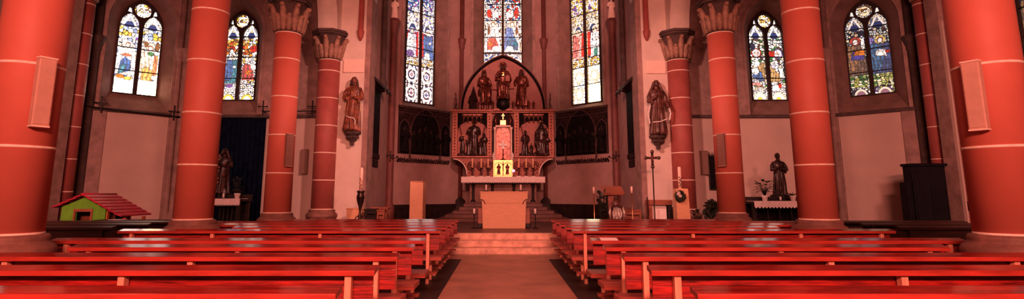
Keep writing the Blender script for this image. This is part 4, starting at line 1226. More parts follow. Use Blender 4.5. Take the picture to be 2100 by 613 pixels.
for s in (-1, 1):
    x0, x1 = sorted((s * .72, s * 2.04)); xc = (x0 + x1) / 2; w = x1 - x0
    # canopy of little arches
    hd = MB()
    fan = [(x0, zt - .06), (x0, zt - .55)]
    m = 5
    pts = [(x0, zt - .06), (x0, zt - .80)]
    for i in range(15):
        a = PI * i / 14
        pts.append((xc - w * .49 * math.cos(a), zt - .80 + .42 * math.sin(a)))
    pts += [(x1, zt - .80), (x1, zt - .06)]
    hd.plate([pts], .02, .10, XZ)
    hd.build('panel_arch', 'mural_dark', t)
    tr = MB()
    for k in range(m):
        ax = xc - w * .30 + k * w * .60 / (m - 1)
        tr.tube([(ax, .0, zt - .08), (ax, -.02, zt - .42)], [.025, .018], 8); tr.ball((ax, -.02, zt - .45), .035, 8, 6)
        if k < m - 1:
            ar = [(ax + w * .15 * (.5 - .5 * math.cos(PI * i / 8)), -.01, zt - .34 + .15 * math.sin(PI * i / 8)) for i in range(9)]
            tr.tube(ar, .018, 6)
    tr.box(xc - w * .34, xc + w * .34, -.02, .02, zt - .16, zt - .08)
    tr.build('arcade_tracery', 'gilt', t)
    fo = MB()
    for k in range(8):
        fo.ball((xc + (-1 if k % 2 else 1) * w * (.44 - .01 * k), .02, zt - .62 - .05 * k), .035, 7, 5)
    fo.build('leaf_border', 'carved', t)
    # relief figures, each carved
    if s < 0:
        figs = [(-.42, 1.12, .20, 'stand', dict(hair='long')), (.06, 1.62, .02, 'stand', dict(beard=True, hair='short', lean=.01)), (-.14, .85, -.05, 'stand', dict(hair='short')), (.36, .74, -.06, 'stand', dict(hair='short')), (.52, 1.02, .02, 'stand', dict(hair='long'))]
    else:
        figs = [(-.40, 1.14, .0, 'stand', dict(hair='short', lean=.03)), (.34, 1.50, .02, 'sit', dict(veil=True, hair='none')), (.14, .62, -.16, 'sit', dict(hair='short')), (-.12, .55, -.06, 'stand', dict(hair='short')), (.56, 1.0, .03, 'stand', dict(hair='short'))]
    for i, (fx, h, fy, po, kw) in enumerate(figs):
        f = bpy.data.objects.new('carved_figure', None); COL.objects.link(f); f.parent = t; f.location = (xc + fx, fy, zb + .10 + (.42 if (s > 0 and i == 2) else 0))
        f.rotation_euler.z = (.5 if fx < 0 else -.4) * (1 if i != 1 else .3)
        statue(f, h, m='figure', seed=100 + i + 10 * s, vox=.016, hands=False, seated=po == 'sit', **kw)
    rk = MB()
    for k in range(14):
        rk.ball((x0 + .08 + k * w / 14.5, .02, zb + .14), (.09, .10, .07 + .05 * ((k * 7) % 3)), 8, 6)
    rk.build('carved_ground', 'figure', t)
    MB().ball((xc + (.30 if s > 0 else -.40), .0, zb + (1.64 if s > 0 else 1.0)), (.05, .05, .04), 8, 6).build('gilt_crown', 'gold', t)
# middle niche
nm = MB().plate([lancet(.98, zb + .1, zt - .55, .8, 10)], .0, .10, XZ); nm.build('niche_back', 'mural', t)
f = bpy.data.objects.new('carved_figure', None); COL.objects.link(f); f.parent = t; f.location = (0, -.06, zb + 1.22)
statue(f, .78, m='figure', seed=77, vox=.014, hands=False, veil=True, hair='none')
MB().box(-.02, .02, -.24, -.21, zt - .36, zt - .10).box(-.07, .07, -.24, -.21, zt - .21, zt - .17).build('small_cross', 'gold', t)
dr = MB()
for s in (-1, 1):
    dr.tube([(s * .30, -.03, zt - .12), (s * .34, -.05, zt - .4), (s * .26, -.05, zt - .75)], [.05, .07, .03], 8)
dr.build('drapery', 'carved', t)
# pointed arch with three figures
AO = lancet(3.84, zt + .10, zt + .10, .69, 22)[2:]
AI = [(x * .945, zt + .10 + (z - zt - .10) * .955) for x, z in AO]
MB().plate([AO], .10, .24, XZ).build('arch_ground', 'arch_ground', t)
MB().plate([AO, AI], -.10, .10, XZ).build('arch_moulding', 'mural_dark', t, bevel=.02)
AO2 = [(x * 1.012, z + .02) for x, z in AO]; AI2 = [(x * .990, zt + .10 + (z - zt - .10) * .990) for x, z in AO]
MB().plate([AO2, AI2], -.13, -.09, XZ).build('arch_gilt_edge', 'apse_shaft', t)
z0 = zt + .12
f = bpy.data.objects.new('carved_figure', None); COL.objects.link(f); f.parent = t; f.location = (0, -.02, z0 + .42)
b = statue(f, 1.72, m='carved', seed=11, vox=.014, seated=True, beard=True, hands=True, arms=(((-.18, -.03, .56), (-.04, -.16, .66)), ((.19, -.03, .55), (.13, -.17, .52))))
ry = MB()
for k in range(9):
    a = PI * k / 8
    ry.tube([(.10 * math.cos(a), .06, 1.60 + .10 * math.sin(a)), (.21 * math.cos(a), .06, 1.60 + .24 * math.sin(a))], [.03, .006], 6)
ry.lathe([(.10, 1.66), (.115, 1.74), (.10, 1.74)], 12); ry.build('rayed_crown', 'gilt', f)
MB().box(.11, .30, -.42, -.34, .80, 1.06).build('book', 'relief_bg', f, bevel=.01)
MB().box(-.06, .06, -.30, -.24, 1.06, 1.24).build('gilt_collar', 'gold', f, bevel=.02)
MB().ball((0, -.16, z0 + .22), .30, 28, 18).build('orb', 'iron', t)
f = bpy.data.objects.new('carved_figure', None); COL.objects.link(f); f.parent = t; f.location = (-.86, -.02, z0 + .24); f.rotation_euler.z = .35
statue(f, 1.58, m='carved', seed=12, vox=.014, seated=True, hair='long', arms=(((-.18, -.03, .56), (-.02, -.18, .56)), ((.19, -.03, .56), (.08, -.22, .52))))
crown(f, (0, 0, 1.53), .075, 'gilt')
f = bpy.data.objects.new('carved_figure', None); COL.objects.link(f); f.parent = t; f.location = (.84, -.02, z0 + .14); f.rotation_euler.z = -.3
statue(f, 1.72, m='carved', seed=13, vox=.014, hair='long', beard=True, arms=(((-.18, -.03, .60), (-.09, -.16, .72)), ((.17, -.02, .58), (.06, -.14, .56))))
# cherub clusters and spires at their feet
for s in (-1, 1):
    for k in range(5):
        f = bpy.data.objects.new('cherub', None); COL.objects.link(f); f.parent = t; f.location = (s * (.46 + .23 * k), -.10, z0 + .0)
        f.rotation_euler.z = -s * .3
        statue(f, .46 - .03 * abs(k - 2), m='carved', seed=30 + k, vox=.012, hair='short', hands=False)
MB().lathe([(.20, 0), (.2, .35), (.23, .38), (.2, .42), (.0, 1.12)], 8, (-1.34, .02, z0), smooth=False).lathe([(.10, .3), (.02, .62), (.0, .66)], 6, (-1.5, .0, z0), smooth=False).build('carved_spire', 'mural', t)
MB().box(.22, .5, -.05, 0, z0 + .95, z0 + 1.2).box(-.5, -.26, -.05, 0, z0 + .9, z0 + 1.15).build('gilt_cloud', 'relief_bg', t, bevel=.04)
for s in (-1, 1):
    fn = MB().lathe([(.10, 0), (.10, .08), (.05, .14), (.09, .28), (.05, .40), (.07, .48), (.03, .58), (.05, .66), (.0, .86)], 10, (s * 2.16, .1, zt + .11))
    fn.build('finial', 'carved', t)

# tabernacle with golden doors, and monstrance case above
t = thing('tabernacle', 'bright golden tabernacle with two small figures on its doors, on the high altar', 'tabernacle', (0, YR - .46, ZA + 1.119))
x0, z1 = W(1010, 328, YR - .4); x1, z0 = W(1051, 366, YR - .4)
hh = z1 - (ZA + 1.12); hw = (x1 - x0) / 2
MB().box(-hw, hw, 0, .30, 0, hh).build('case', 'gold', t, bevel=.01)
for s in (-1, 1):
    MB().box(s * .012, s * (hw - .075), -.03, 0, .07, hh - .07).build('door', 'gold', t, bevel=.008)
    f = bpy.data.objects.new('door_figure', None); COL.objects.link(f); f.parent = t; f.location = (s * hw * .43, -.06, .12)
    statue(f, hh * .62, m='carved', seed=50 + s, vox=.008, hands=False)
    a = [(s * hw * .43 + hw * .34 * math.cos(PI * i / 10), -.035, hh * .70 + .1 * math.sin(PI * i / 10)) for i in range(11)]
    MB().tube(a, .014, 6).build('door_arch', 'carved', t)
MB().box(-.012, .012, -.04, 0, .06, hh - .06).tube([(0, -.05, hh * .35), (0, -.055, hh * .8)], [.02, .03], 8).build('centre_rib', 'carved', t)
gm = MB()
for s in (-1, 1):
    for k in range(8):
        gm.ball((s * (hw - .035), -.012, .06 + k * (hh - .12) / 7), (.018, .014, .022), 8, 6)
gm.build('gem_row', 'relief_bg', t)
t2 = thing('display_niche', 'pale gilded case holding a cross, above the golden tabernacle', 'case', (0, YR - .44, ZA + 1.12 + hh))
h2 = 4.49 - (ZA + 1.12 + hh)
MB().box(-.36, .36, .16, .24, 0, h2).build('back', 'relief_bg', t2)
for s in (-1, 1):
    MB().lathe([(.07, .0), (.07, .05), (.045, .09), (.045, h2 - .14), (.07, h2 - .1), (.07, h2 - .02)], 12, (s * .36, .08, 0)).build('colonnette', 'tablet', t2)
    MB().lathe([(.05, 0), (.03, .08), (.06, .2), (.02, .3), (.0, .34)], 8, (s * .42, .0, 0)).build('finial', 'cloth', t2)
MB().box(-.34, .34, -.0, .24, h2 - .02, h2 + .06).build('lintel', 'tablet', t2, bevel=.01)
MB().plate([lancet(.60, .02, h2 - .35, .8, 8)], .14, .16, XZ).build('niche_arch', 'carved', t2)
MB().box(-.14, .14, .02, .2, h2 + .06, h2 + .30).build('relief_block', 'gold', t2, bevel=.02)
mo = thing('monstrance', 'silver cross shaped monstrance inside the gilded case', 'monstrance', (0, YR - .40, ZA + 1.125 + hh))
MB().lathe([(.12, 0), (.12, .02), (.03, .06), (.02, .2), (.04, .24), (.02, .3), (.02, .5)], 14).build('stem', 'carved', mo)
cr = MB()
zc = .66
for a in range(4):
    dx, dz = math.cos(a * PI / 2), math.sin(a * PI / 2)
    px, pz = -dz, dx
    cr.add([(px * .03, -.02, zc + pz * .03), (dx * .15 + px * .07, -.02, zc + dz * .15 + pz * .07), (dx * .20, -.02, zc + dz * .20), (dx * .15 - px * .07, -.02, zc + dz * .15 - pz * .07), (-px * .03, -.02, zc - pz * .03),
            (px * .03, .02, zc + pz * .03), (dx * .15 + px * .07, .02, zc + dz * .15 + pz * .07), (dx * .20, .02, zc + dz * .20), (dx * .15 - px * .07, .02, zc + dz * .15 - pz * .07), (-px * .03, .02, zc - pz * .03)],
           [(0, 1, 2, 3, 4), (9, 8, 7, 6, 5), (0, 5, 6, 1), (1, 6, 7, 2), (2, 7, 8, 3), (3, 8, 9, 4), (4, 9, 5, 0)])
cr.ball((0, 0, zc), (.07, .04, .07), 14, 10); cr.box(-.012, .012, -.012, .012, zc + .18, zc + .30)
cr.build('cross', 'white', mo)

# six candlesticks on the altar
CND = [(969, 325, 358), (987, 325, 357), (1001, 325, 357), (1064, 325, 357), (1079, 325, 358), (1093, 325, 357)]
cnames = ['outermost candlestick left of the golden tabernacle', 'middle candlestick left of the golden tabernacle', 'candlestick nearest the golden tabernacle on its left', 'candlestick nearest the golden tabernacle on its right', 'middle candlestick right of the golden tabernacle', 'outermost candlestick right of the golden tabernacle']
for (u, v0, v1), nm in zip(CND, cnames):
    y = YT + .30
    x, zt_ = W(u, v0, y)
    t = thing('candlestick', nm + ', with a tall candle', 'candlestick', (x, y, ZA + 1.119), 0, 'candlesticks on the high altar')
    MB().lathe([(.12, 0), (.12, .02), (.06, .04)], 16).build('foot', 'white', t)
    MB().lathe([(.05, .035), (.02, .07), (.018, .2), (.045, .24), (.02, .28), (.018, .33), (.09, .36), (.09, .38), (.03, .39)], 14).build('stem', 'bronze', t)
    arm = MB()
    for s in (-1, 1): arm.tube([(0, 0, .22), (s * .09, 0, .25), (s * .11, 0, .33)], [.012, .012, .01], 6)
    arm.build('ornament', 'bronze', t)
    MB().lathe([(.042, .385), (.042, zt_ - ZA - 1.12), (.0, zt_ - ZA - 1.10)], 14).build('candle', 'pale_wood', t)
x, z = W(1053, 350, YT + .2)
t = thing('vigil_lamp', 'small glowing red vigil light beside the golden tabernacle', 'lamp', (x, YT + .2, ZA + 1.119))
MB().lathe([(.05, 0), (.05, .02), (.02, .05), (.02, z - ZA - 1.119 - .06)], 12).build('foot', 'bronze', t)
MB().lathe([(.03, -.06), (.055, -.03), (.06, .03), (.05, .05)], 14, (0, 0, z - ZA - 1.119)).build('glass', 'vigil', t)
MB().ball((0, -.05, z - ZA - 1.119), .035, 12, 8).build('flame', 'vigil_core', t)

# ------------------------------------------------------------------ front altar
t = thing('front_altar', 'pale wooden altar block with curved notches, at the top of the chancel steps', 'altar', (0, 17.0, .48))
hb = .66
prof = [(-.66, 0), (.66, 0), (.69, .86), (.74, .86), (.74, 1.13), (-.74, 1.13), (-.74, .86), (-.69, .86)]
MB().plate([prof], 0, .9, XZ).build('block', 'pale_wood', t, bevel=.012)
MB().box(-.755, .755, -.012, .91, 1.09, 1.135).build('table_top', 'pale_wood', t, bevel=.008)
for s in (-1, 1):
    a = [(s * (.745 - .15 * math.sin(PI / 2 * i / 8)), -.006, .74 + .15 * math.cos(PI / 2 * i / 8)) for i in range(9)]
    MB().tube(a, .014, 6).build('curved_notch', 'dark_wood', t)
    MB().box(s * .66, s * .82, .25, .8, .06, .62).build('side_block', 'brown_wood', t, bevel=.01)
    MB().box(s * .68, s * .84, .2, .4, 0, .14).build('foot', 'iron', t, bevel=.02)
MB().box(-.60, .60, -.004, 0, .768, .776).build('joint_line', 'brown_wood', t)
for u, nm in ((997, 'left'), (1068, 'right')):
    x, z1 = W(u, 381, 17.3)
    t = thing('candle', 'short white candle on a dark dish, %s end of the front altar top' % nm, 'candle', (x, 17.3, .48 + 1.136), 0, 'candles on the front altar')
    MB().lathe([(.07, 0), (.075, .015), (.04, .03)], 14).build('dish', 'iron', t)
    MB().lathe([(.032, .03), (.032, .205), (.0, .22)], 14).build('wax', 'white', t)
for u, nm in ((972.5, 'left'), (1097.5, 'right')):
    x, z1 = W(u, 428, 17.05)
    h = z1 - .48
    t = thing('floor_candle', 'low dark floor candle holder with a white candle, just %s of the front altar' % nm, 'candle holder', (x, 17.05, .48), 0, 'floor candles beside the front altar')
    MB().lathe([(.10, 0), (.10, .015), (.03, .03), (.014, .05), (.014, h * .68), (.035, h * .72), (.035, h * .74)], 14).build('stand', 'iron', t)
    MB().lathe([(.036, h * .74), (.036, h), (.0, h + .01)], 14).build('wax', 'white', t)

# ------------------------------------------------------------------ left chancel furniture
ZP = .476
y = 16.4
x0, z1 = W(841, 373, y); x1, _ = W(868, 373, y); x2, _ = W(879, 373, y + .6)
t = thing('lectern_block', 'tall plain pale wooden pillar block at the left of the chancel steps', 'pedestal', (x0, y, .48))
h = z1 - .48; w = x1 - x0
MB().add([(0, 0, 0), (w, 0, 0), (w + .02, .5, 0), (.03, .5, 0), (0, 0, h), (w, 0, h - .01), (w + .02, .5, h - .01), (.03, .5, h)], [(0, 1, 5, 4), (1, 2, 6, 5), (2, 3, 7, 6), (3, 0, 4, 7), (4, 5, 6, 7), (3, 2, 1, 0)]).build('block', 'pale_wood', t, bevel=.01)
MB().box(.005, w - .005, -.01, .5, h, h + .02).build('top', 'pale_wood', t, bevel=.005)
MB().box(w * .85, w * .88, .1, .2, h + .02, h + .10).build('pin', 'brown_wood', t)
# candle stand with tall decorated candle
y = 16.9
x, zc0 = W(740, 391, y); zc1 = W(740, 343, y)[1]
t = thing('candle_stand', 'dark vase shaped candle stand under a tall decorated candle, in front of the left pier', 'candle stand', (x, y, ZP))
h = zc0 - ZP
MB().lathe([(.17, 0), (.17, .05), (.10, .08), (.05, .14), (.06, h * .25), (.035, h * .40), (.03, h * .46), (.06, h * .60), (.10, h * .80), (.12, h * .88), (.09, h * .92), (.12, h * .97), (.12, h)], 20).build('stand', 'bronze', t)
sc = MB()
for s in (-1, 1):
    sc.tube([(s * .04, 0, h * .34), (s * .12, 0, h * .30), (s * .15, 0, h * .2), (s * .10, 0, h * .13)], .018, 8)
    sc.tube([(s * .06, 0, h * .62), (s * .10, 0, h * .72), (s * .12, 0, h * .84)], .012, 6)
sc.build('scroll', 'bronze', t)
c = thing('paschal_candle', 'tall slender decorated candle standing in the dark vase shaped stand', 'candle', (x, y, zc0))
hc = zc1 - zc0
MB().lathe([(.055, 0), (.055, hc - .03), (.02, hc)], 18).build('wax', 'wax', c)
dec = MB()
for k in range(8):
    dec.ball((.03 * math.cos(k * 2.4), -.048, .06 + .045 * k), (.022, .018, .02), 8, 6)
dec.build('wax_ornament', 'gilt', c)
MB().tube([(0, 0, hc), (0, 0, hc + .03)], .006, 6).build('wick', 'iron', c)
# low cabinet, chairs and bench at the foot of the left pier
x0, z1 = W(711, 427, 17.6); x1, _ = W(742, 427, 17.6)
t = thing('low_cabinet', 'low pale wooden cabinet against the left pier, behind the candle stand', 'cabinet', (x0, 17.6, ZP))
w = x1 - x0; h = z1 - ZP
MB().box(0, w, 0, .5, .04, h - .04).build('body', 'pale_wood', t, bevel=.008)
MB().box(-.02, w + .02, -.02, .52, h - .04, h).build('top', 'pale_wood', t, bevel=.006)
MB().box(.03, w - .03, -.012, 0, .08, h - .07).build('door', 'pale_wood', t, bevel=.006)
MB().box(.02, w - .02, .02, .48, 0, .04).build('plinth', 'dark_wood', t)
def stool(u0, u1, v, y, label, m='brown_wood', back=False):
    x0, z1 = W(u0, v, y); x1, _ = W(u1, v, y)
    t = thing('server_stool', label, 'stool', ((x0 + x1) / 2, y, ZP), 0, 'low seats of the chancel')
    w = (x1 - x0) / 2; h = z1 - ZP
    MB().box(-w, w, 0, .42, h - .05, h).build('seat', m, t, bevel=.01)
    for sx in (-1, 1):
        for yy in (.03, .35):
            MB().box(sx * (w - .06), sx * (w - .01), yy, yy + .05, 0, h - .05).build('leg', m, t, bevel=.004)
    MB().box(-w + .04, w - .04, .04, .07, h - .16, h - .05).build('apron', m, t, bevel=.003)
    MB().box(-w + .04, w - .04, .2, .22, .06, h - .08).build('panel', m, t, bevel=.003)
    return t
stool(746, 771, 428, 17.3, 'dark topped low stool right of the pale cabinet, left side of the chancel', 'dark_wood')
stool(772, 789, 430, 17.0, 'brown low stool, second to the right of the pale cabinet on the left')
stool(760, 796, 425, 18.0, 'long low dark bench behind the brown stools at the left choir wall', 'brown_wood')

# ------------------------------------------------------------------ right chancel furniture
for u, v, nm, y in ((1217.5, 383, 'left', 16.4), (1295, 382, 'right', 16.8)):
    x, z1 = W(u, v, y)
    t = thing('standing_candle', 'thin brass standing candle holder on the %s side of the reading desk' % nm, 'candle holder', (x, y, ZP), 0, 'standing candles by the reading desk')
    h = z1 - ZP
    MB().lathe([(.13, 0), (.13, .02), (.03, .04), (.016, .06), (.016, h * .80), (.03, h * .83), (.03, h * .84)], 14).build('stand', 'brass', t)
    MB().lathe([(.034, h * .84), (.034, h - .01), (.0, h)], 14).build('candle', 'wax', t)
y = 16.9
x0, z1 = W(1234, 381, y); x1, z0 = W(1279, 395, y)
xc = (x0 + x1) / 2; w = x1 - x0
t = thing('reading_desk', 'reddish wooden reading desk with a slanted top, right of the chancel steps', 'lectern', (xc, y, ZP))
h = z1 - ZP
MB().add([(-w / 2, -.15, h - .22), (w / 2, -.15, h - .22), (w / 2, .32, h), (-w / 2, .32, h), (-w / 2 + .05, -.13, h - .29), (w / 2 - .05, -.13, h - .29), (w / 2 - .05, .32, h - .08), (-w / 2 + .05, .32, h - .08)],
         [(0, 1, 2, 3), (7, 6, 5, 4), (0, 4, 5, 1), (1, 5, 6, 2), (2, 6, 7, 3), (3, 7, 4, 0)]).build('slanted_top', 'brown_wood', t, bevel=.008)
MB().box(-.15, .15, 0, .12, .05, h - .18).build('front_panel', 'relief_bg', t, bevel=.005)
for s in (-1, 1):
    MB().box(s * .15, s * .19, 0, .22, .05, h - .2).build('post', 'dark_wood', t, bevel=.005)
MB().box(-.3, .3, -.05, .35, 0, .05).build('base', 'dark_wood', t, bevel=.006)
s = thing('small_statue', 'small statue of a figure in shining white drapery, in front of the reading desk', 'statue', (xc + .03, y - .32, ZP + .10))
statue(s, .92, m='statue_dark', seed=70, vox=.007, hair='long')
dr = MB()
for k in range(9):
    q = -1 + k / 4
    dr.tube([(q * .09, -.10 - .02 * math.cos(q * 2), .58 - .03 * abs(q)), (q * .13 + .02 * math.sin(k * 2), -.13, .38), (q * .12, -.14, .20 + .05 * (k % 3)), (q * .10, -.13, .12 + .06 * (k % 3))], [.012, .026, .022, .006], 7)
for sx in (-1, 1):
    dr.tube([(sx * .17, -.02, .62), (sx * .22, -.05, .40), (sx * .20, -.06, .20)], [.015, .045, .01], 8)
dr.build('drapery', 'silver', s)
MB().lathe([(.16, -.10), (.16, -.04), (.13, 0)], 8, smooth=False).build('pedestal', 'dark_wood', s)
def plant(loc, h, r, label, nleaf=26, seed=1, pot='dark_wood', potr=.09, name='potted_plant', leaf='leaf'):
    rnd = random.Random(seed)
    t = thing(name, label, 'plant', loc)
    ph = .16
    MB().lathe([(potr * .7, 0), (potr * .95, ph * .8), (potr * 1.05, ph * .82), (potr * 1.05, ph), (potr * .85, ph), (potr * .8, ph * .85)], 16).build('pot', pot, t)
    stm = MB(); lf = MB()
    for k in range(nleaf):
        a = k * 2.4 + rnd.uniform(-.3, .3); q = (k + 1) / nleaf
        e = Vector((math.cos(a) * r * (.35 + .65 * q if k % 2 else .8), math.sin(a) * r * .8, ph + (h - ph) * (.25 + .75 * q) * rnd.uniform(.8, 1)))
        b = Vector((0, 0, ph * .9)); m_ = (b + e) / 2 + Vector((0, 0, h * .12))
        stm.tube([b, m_, e], [.008, .006, .004], 5)
        d = (e - m_).normalized(); s_ = d.cross(Vector((0, 0, 1))).normalized(); n = s_.cross(d)
        L = h * rnd.uniform(.16, .24); wd = L * .34
        rows = [(0, .1), (.3, .9), (.6, 1.0), (.85, .55), (1.0, .05)]
        vs = []
        for qq, ww in rows:
            c = e + d * L * qq - Vector((0, 0, 1)) * L * .35 * qq * qq
            vs += [c - s_ * wd * ww + n * .012, c, c + s_ * wd * ww + n * .012]
        fs = []
        for i in range(len(rows) - 1):
            o = i * 3
            fs += [(o, o + 1, o + 4, o + 3), (o + 1, o + 2, o + 5, o + 4)]
        lf.add(vs, fs, True)
    stm.build('stem', leaf, t); lf.build('foliage', leaf, t)
    return t
plant((xc - .44, y - .36, ZP), 1.12, .12, 'dark leafy plant at the left of the reading desk', 22, 4)
t = stool(1281, 1316, 430, 17.5, 'reddish slatted box stool with a pale top, right of the reading desk', 'brown_wood')
x, z = W(1284, 427, 17.4)
bk = thing('bench_plank', 'narrow pale topped bench running behind the reading desk towards the right', 'bench', (x, 18.0, ZP))
hz_ = W(1284, 426, 18.0)[1] - ZP
MB().box(-.35, .35, 0, .3, hz_ - .05, hz_).build('seat', 'base_stone', bk, bevel=.006)
for sx in (-1, 1): MB().box(sx * .32, sx * .26, .05, .25, 0, hz_ - .05).build('leg', 'dark_wood', bk, bevel=.004)
# processional cross
y = 16.5
x, z1 = W(1337, 309, y); z0 = W(1337, 346, y)[1]
t = thing('processional_cross', 'tall dark processional cross on a pole, in front of the right pier', 'cross', (x, y, ZP))
h = z1 - ZP; hc = z1 - z0
MB().lathe([(.16, 0), (.16, .03), (.05, .06), (.02, .1), (.018, h - hc), (.04, h - hc + .02)], 12).build('pole', 'bronze', t)
c = MB()
zb_ = h - hc
c.box(-.035, .035, -.02, .02, zb_, h - .03); zc_ = zb_ + hc * .60
c.box(-.19, .19, -.02, .02, zc_ - .035, zc_ + .035)
for px, pz in ((0, h - .03), (-.2, zc_), (.2, zc_), (0, zb_ + .06)):
    c.lathe([(.0, -.025), (.055, -.022), (.055, .022), (.0, .025)], 10, X=Matrix.Translation((px, 0, pz)) @ Matrix.Rotation(PI / 2, 4, 'X'))
c.build('cross', 'bronze', t, bevel=.004)
cf = MB().ball((0, -.035, zc_ + .04), (.022, .02, .026), 8, 6)
cf.tube([(-.14, -.03, zc_ + .03), (0, -.035, zc_ + .0), (.14, -.03, zc_ + .03)], [.009, .02, .009], 7)
cf.tube([(0, -.035, zc_ + .01), (.0, -.04, zc_ - .06), (0, -.03, zc_ - .14)], [.024, .02, .01], 8)
cf.build('figure', 'gilt', t)
ga = MB()
for px, pz in ((0, h - .03), (-.2, zc_), (.2, zc_), (0, zb_ + .06)): ga.ball((px, -.03, pz), .022, 8, 6)
ga.build('boss', 'brass', t)
# console table
x0, z1 = W(1331, 410, 17.7); x1, _ = W(1379, 410, 17.7)
t = thing('console_table', 'reddish wooden side table with a pale white front, behind the processional cross', 'table', ((x0 + x1) / 2, 17.7, ZP))
w = (x1 - x0) / 2; h = z1 - ZP
MB().box(-w, w, 0, .5, h - .16, h).build('top', 'brown_wood', t, bevel=.01)
for sx, mm in ((-1, 'brown_wood'), (1, 'dark_wood')): MB().box(sx * w * .98, sx * w * .72, .05, .45, 0, h - .16).build('leg', mm, t, bevel=.006)
MB().box(-w * .66, w * .60, .2, .24, 0, h - .17).build('back_panel', 'white', t)
mx, mz = W(1328, 402, 17.2)
t = thing('slim_stand', 'thin dark candle snuffer pole leaning at the left of the side table', 'pole', (mx, 17.25, ZP))
MB().lathe([(.09, 0), (.09, .02), (.012, .05), (.012, mz - ZP - .1), (.03, mz - ZP - .1), (.0, mz - ZP)], 10).build('pole', 'dark_wood', t)
# pale pedestal with candle and wreath
y = 16.5
x0, z1 = W(1386, 388, y); x1, _ = W(1412, 388, y)
xc = (x0 + x1) / 2
t = thing('candle_pedestal', 'pale tapering wooden pedestal carrying a candle, beside the right engaged column', 'pedestal', (xc, y, ZP))
w = (x1 - x0) / 2; h = z1 - ZP
MB().add([(-w, 0, 0), (w + .03, 0, 0), (w + .03, .4, 0), (-w, .4, 0), (-w + .01, 0, h - .02), (w - .01, 0, h), (w - .01, .35, h), (-w + .01, .35, h - .02)], [(0, 1, 5, 4), (1, 2, 6, 5), (2, 3, 7, 6), (3, 0, 4, 7), (4, 5, 6, 7), (3, 2, 1, 0)]).build('block', 'pale_wood', t, bevel=.008)
MB().box(-w + .02, w - .02, .02, .33, h - .015, h + .02).build('top', 'pale_wood', t, bevel=.004)
zt_ = W(1397, 341, y)[1]
c = thing('paschal_candle', 'tall decorated candle standing on the pale tapering pedestal', 'candle', (xc + .0, y + .17, ZP + h + .02))
hc = zt_ - ZP - h - .02
MB().lathe([(.055, 0), (.052, hc - .02), (.02, hc)], 18).build('wax', 'wax', c)
dec = MB()
for k in range(10): dec.ball((.028 * math.cos(k * 2.4), -.046, .05 + .033 * k), (.022, .018, .018), 8, 6)
dec.build('wax_ornament', 'iron', c)
MB().tube([(0, 0, hc), (0, 0, hc + .03)], .006, 6).build('wick', 'iron', c)
xw, zw = W(1394, 402, y - .06)
def wreath(loc, r, th, label, m='leaf', seed=2, ry=1.0, bow=True):
    rnd = random.Random(seed)
    t = thing('wreath', label, 'wreath', loc)
    b = MB()
    for k in range(110):
        a = 2 * PI * k / 55 + rnd.uniform(-.1, .1); q = rnd.uniform(0, 2 * PI); rr = r + th * .7 * math.cos(q)
        p = Vector((rr * math.cos(a), -th * .7 * abs(math.sin(q)) , rr * math.sin(a) * ry))
        d = Vector((math.cos(a + .9), rnd.uniform(-.6, .2), math.sin(a + .9)))
        b.tube([p, p + d * th * .6, p + d * th * 1.2], [th * .12, th * .26, th * .03], 5)
    b.tube([(r * math.cos(2 * PI * i / 32), 0, r * math.sin(2 * PI * i / 32) * ry) for i in range(33)], th * .6, 8)
    b.build('greenery', m, t)
    if bow:
        f = MB()
        for k, a in enumerate((2.0, 2.5, 0.0)):
            for i in range(5): f.ball((r * math.cos(a) * (.9 if k < 2 else 0) + .03 * math.cos(i * 1.25), -th * .9, (r * math.sin(a) if k < 2 else -.0) + .03 * math.sin(i * 1.25)), .022, 7, 5)
        f.build('flower', 'cloth', t)
    return t
wreath((xw, y - .07, zw), .10, .06, 'small dark green wreath with pale flowers hung on the pale pedestal')
xw, zw = W(1459.5, 433, 16.6)
o = wreath((xw, 16.6, zw), .11, .13, 'large dark round wreath standing on a low stand left of the third right column', 'leaf', 5, 1.35, bow=False)
MB().lathe([(.12, -.02), (.12, .02)], 20, X=Matrix.Rotation(PI / 2, 4, 'X')).build('backing', 'dark_wood', o)
MB().lathe([(.05, 0), (.03, .06), (.04, .10), (.0, .14)], 10, (0, 0, .24)).build('top_knot', 'leaf', o)
hh_ = zw - .30
MB().box(-.2, .2, -.1, .2, -zw, -.27).build('stand', 'dark_wood', o, bevel=.01)
xw, zw = W(1424, 436, 16.8)
plant((xw - .08, 16.5, .0 + ZP), zw - ZP + .12, .11, 'small dark plant at the foot of the right engaged column', 16, 8)

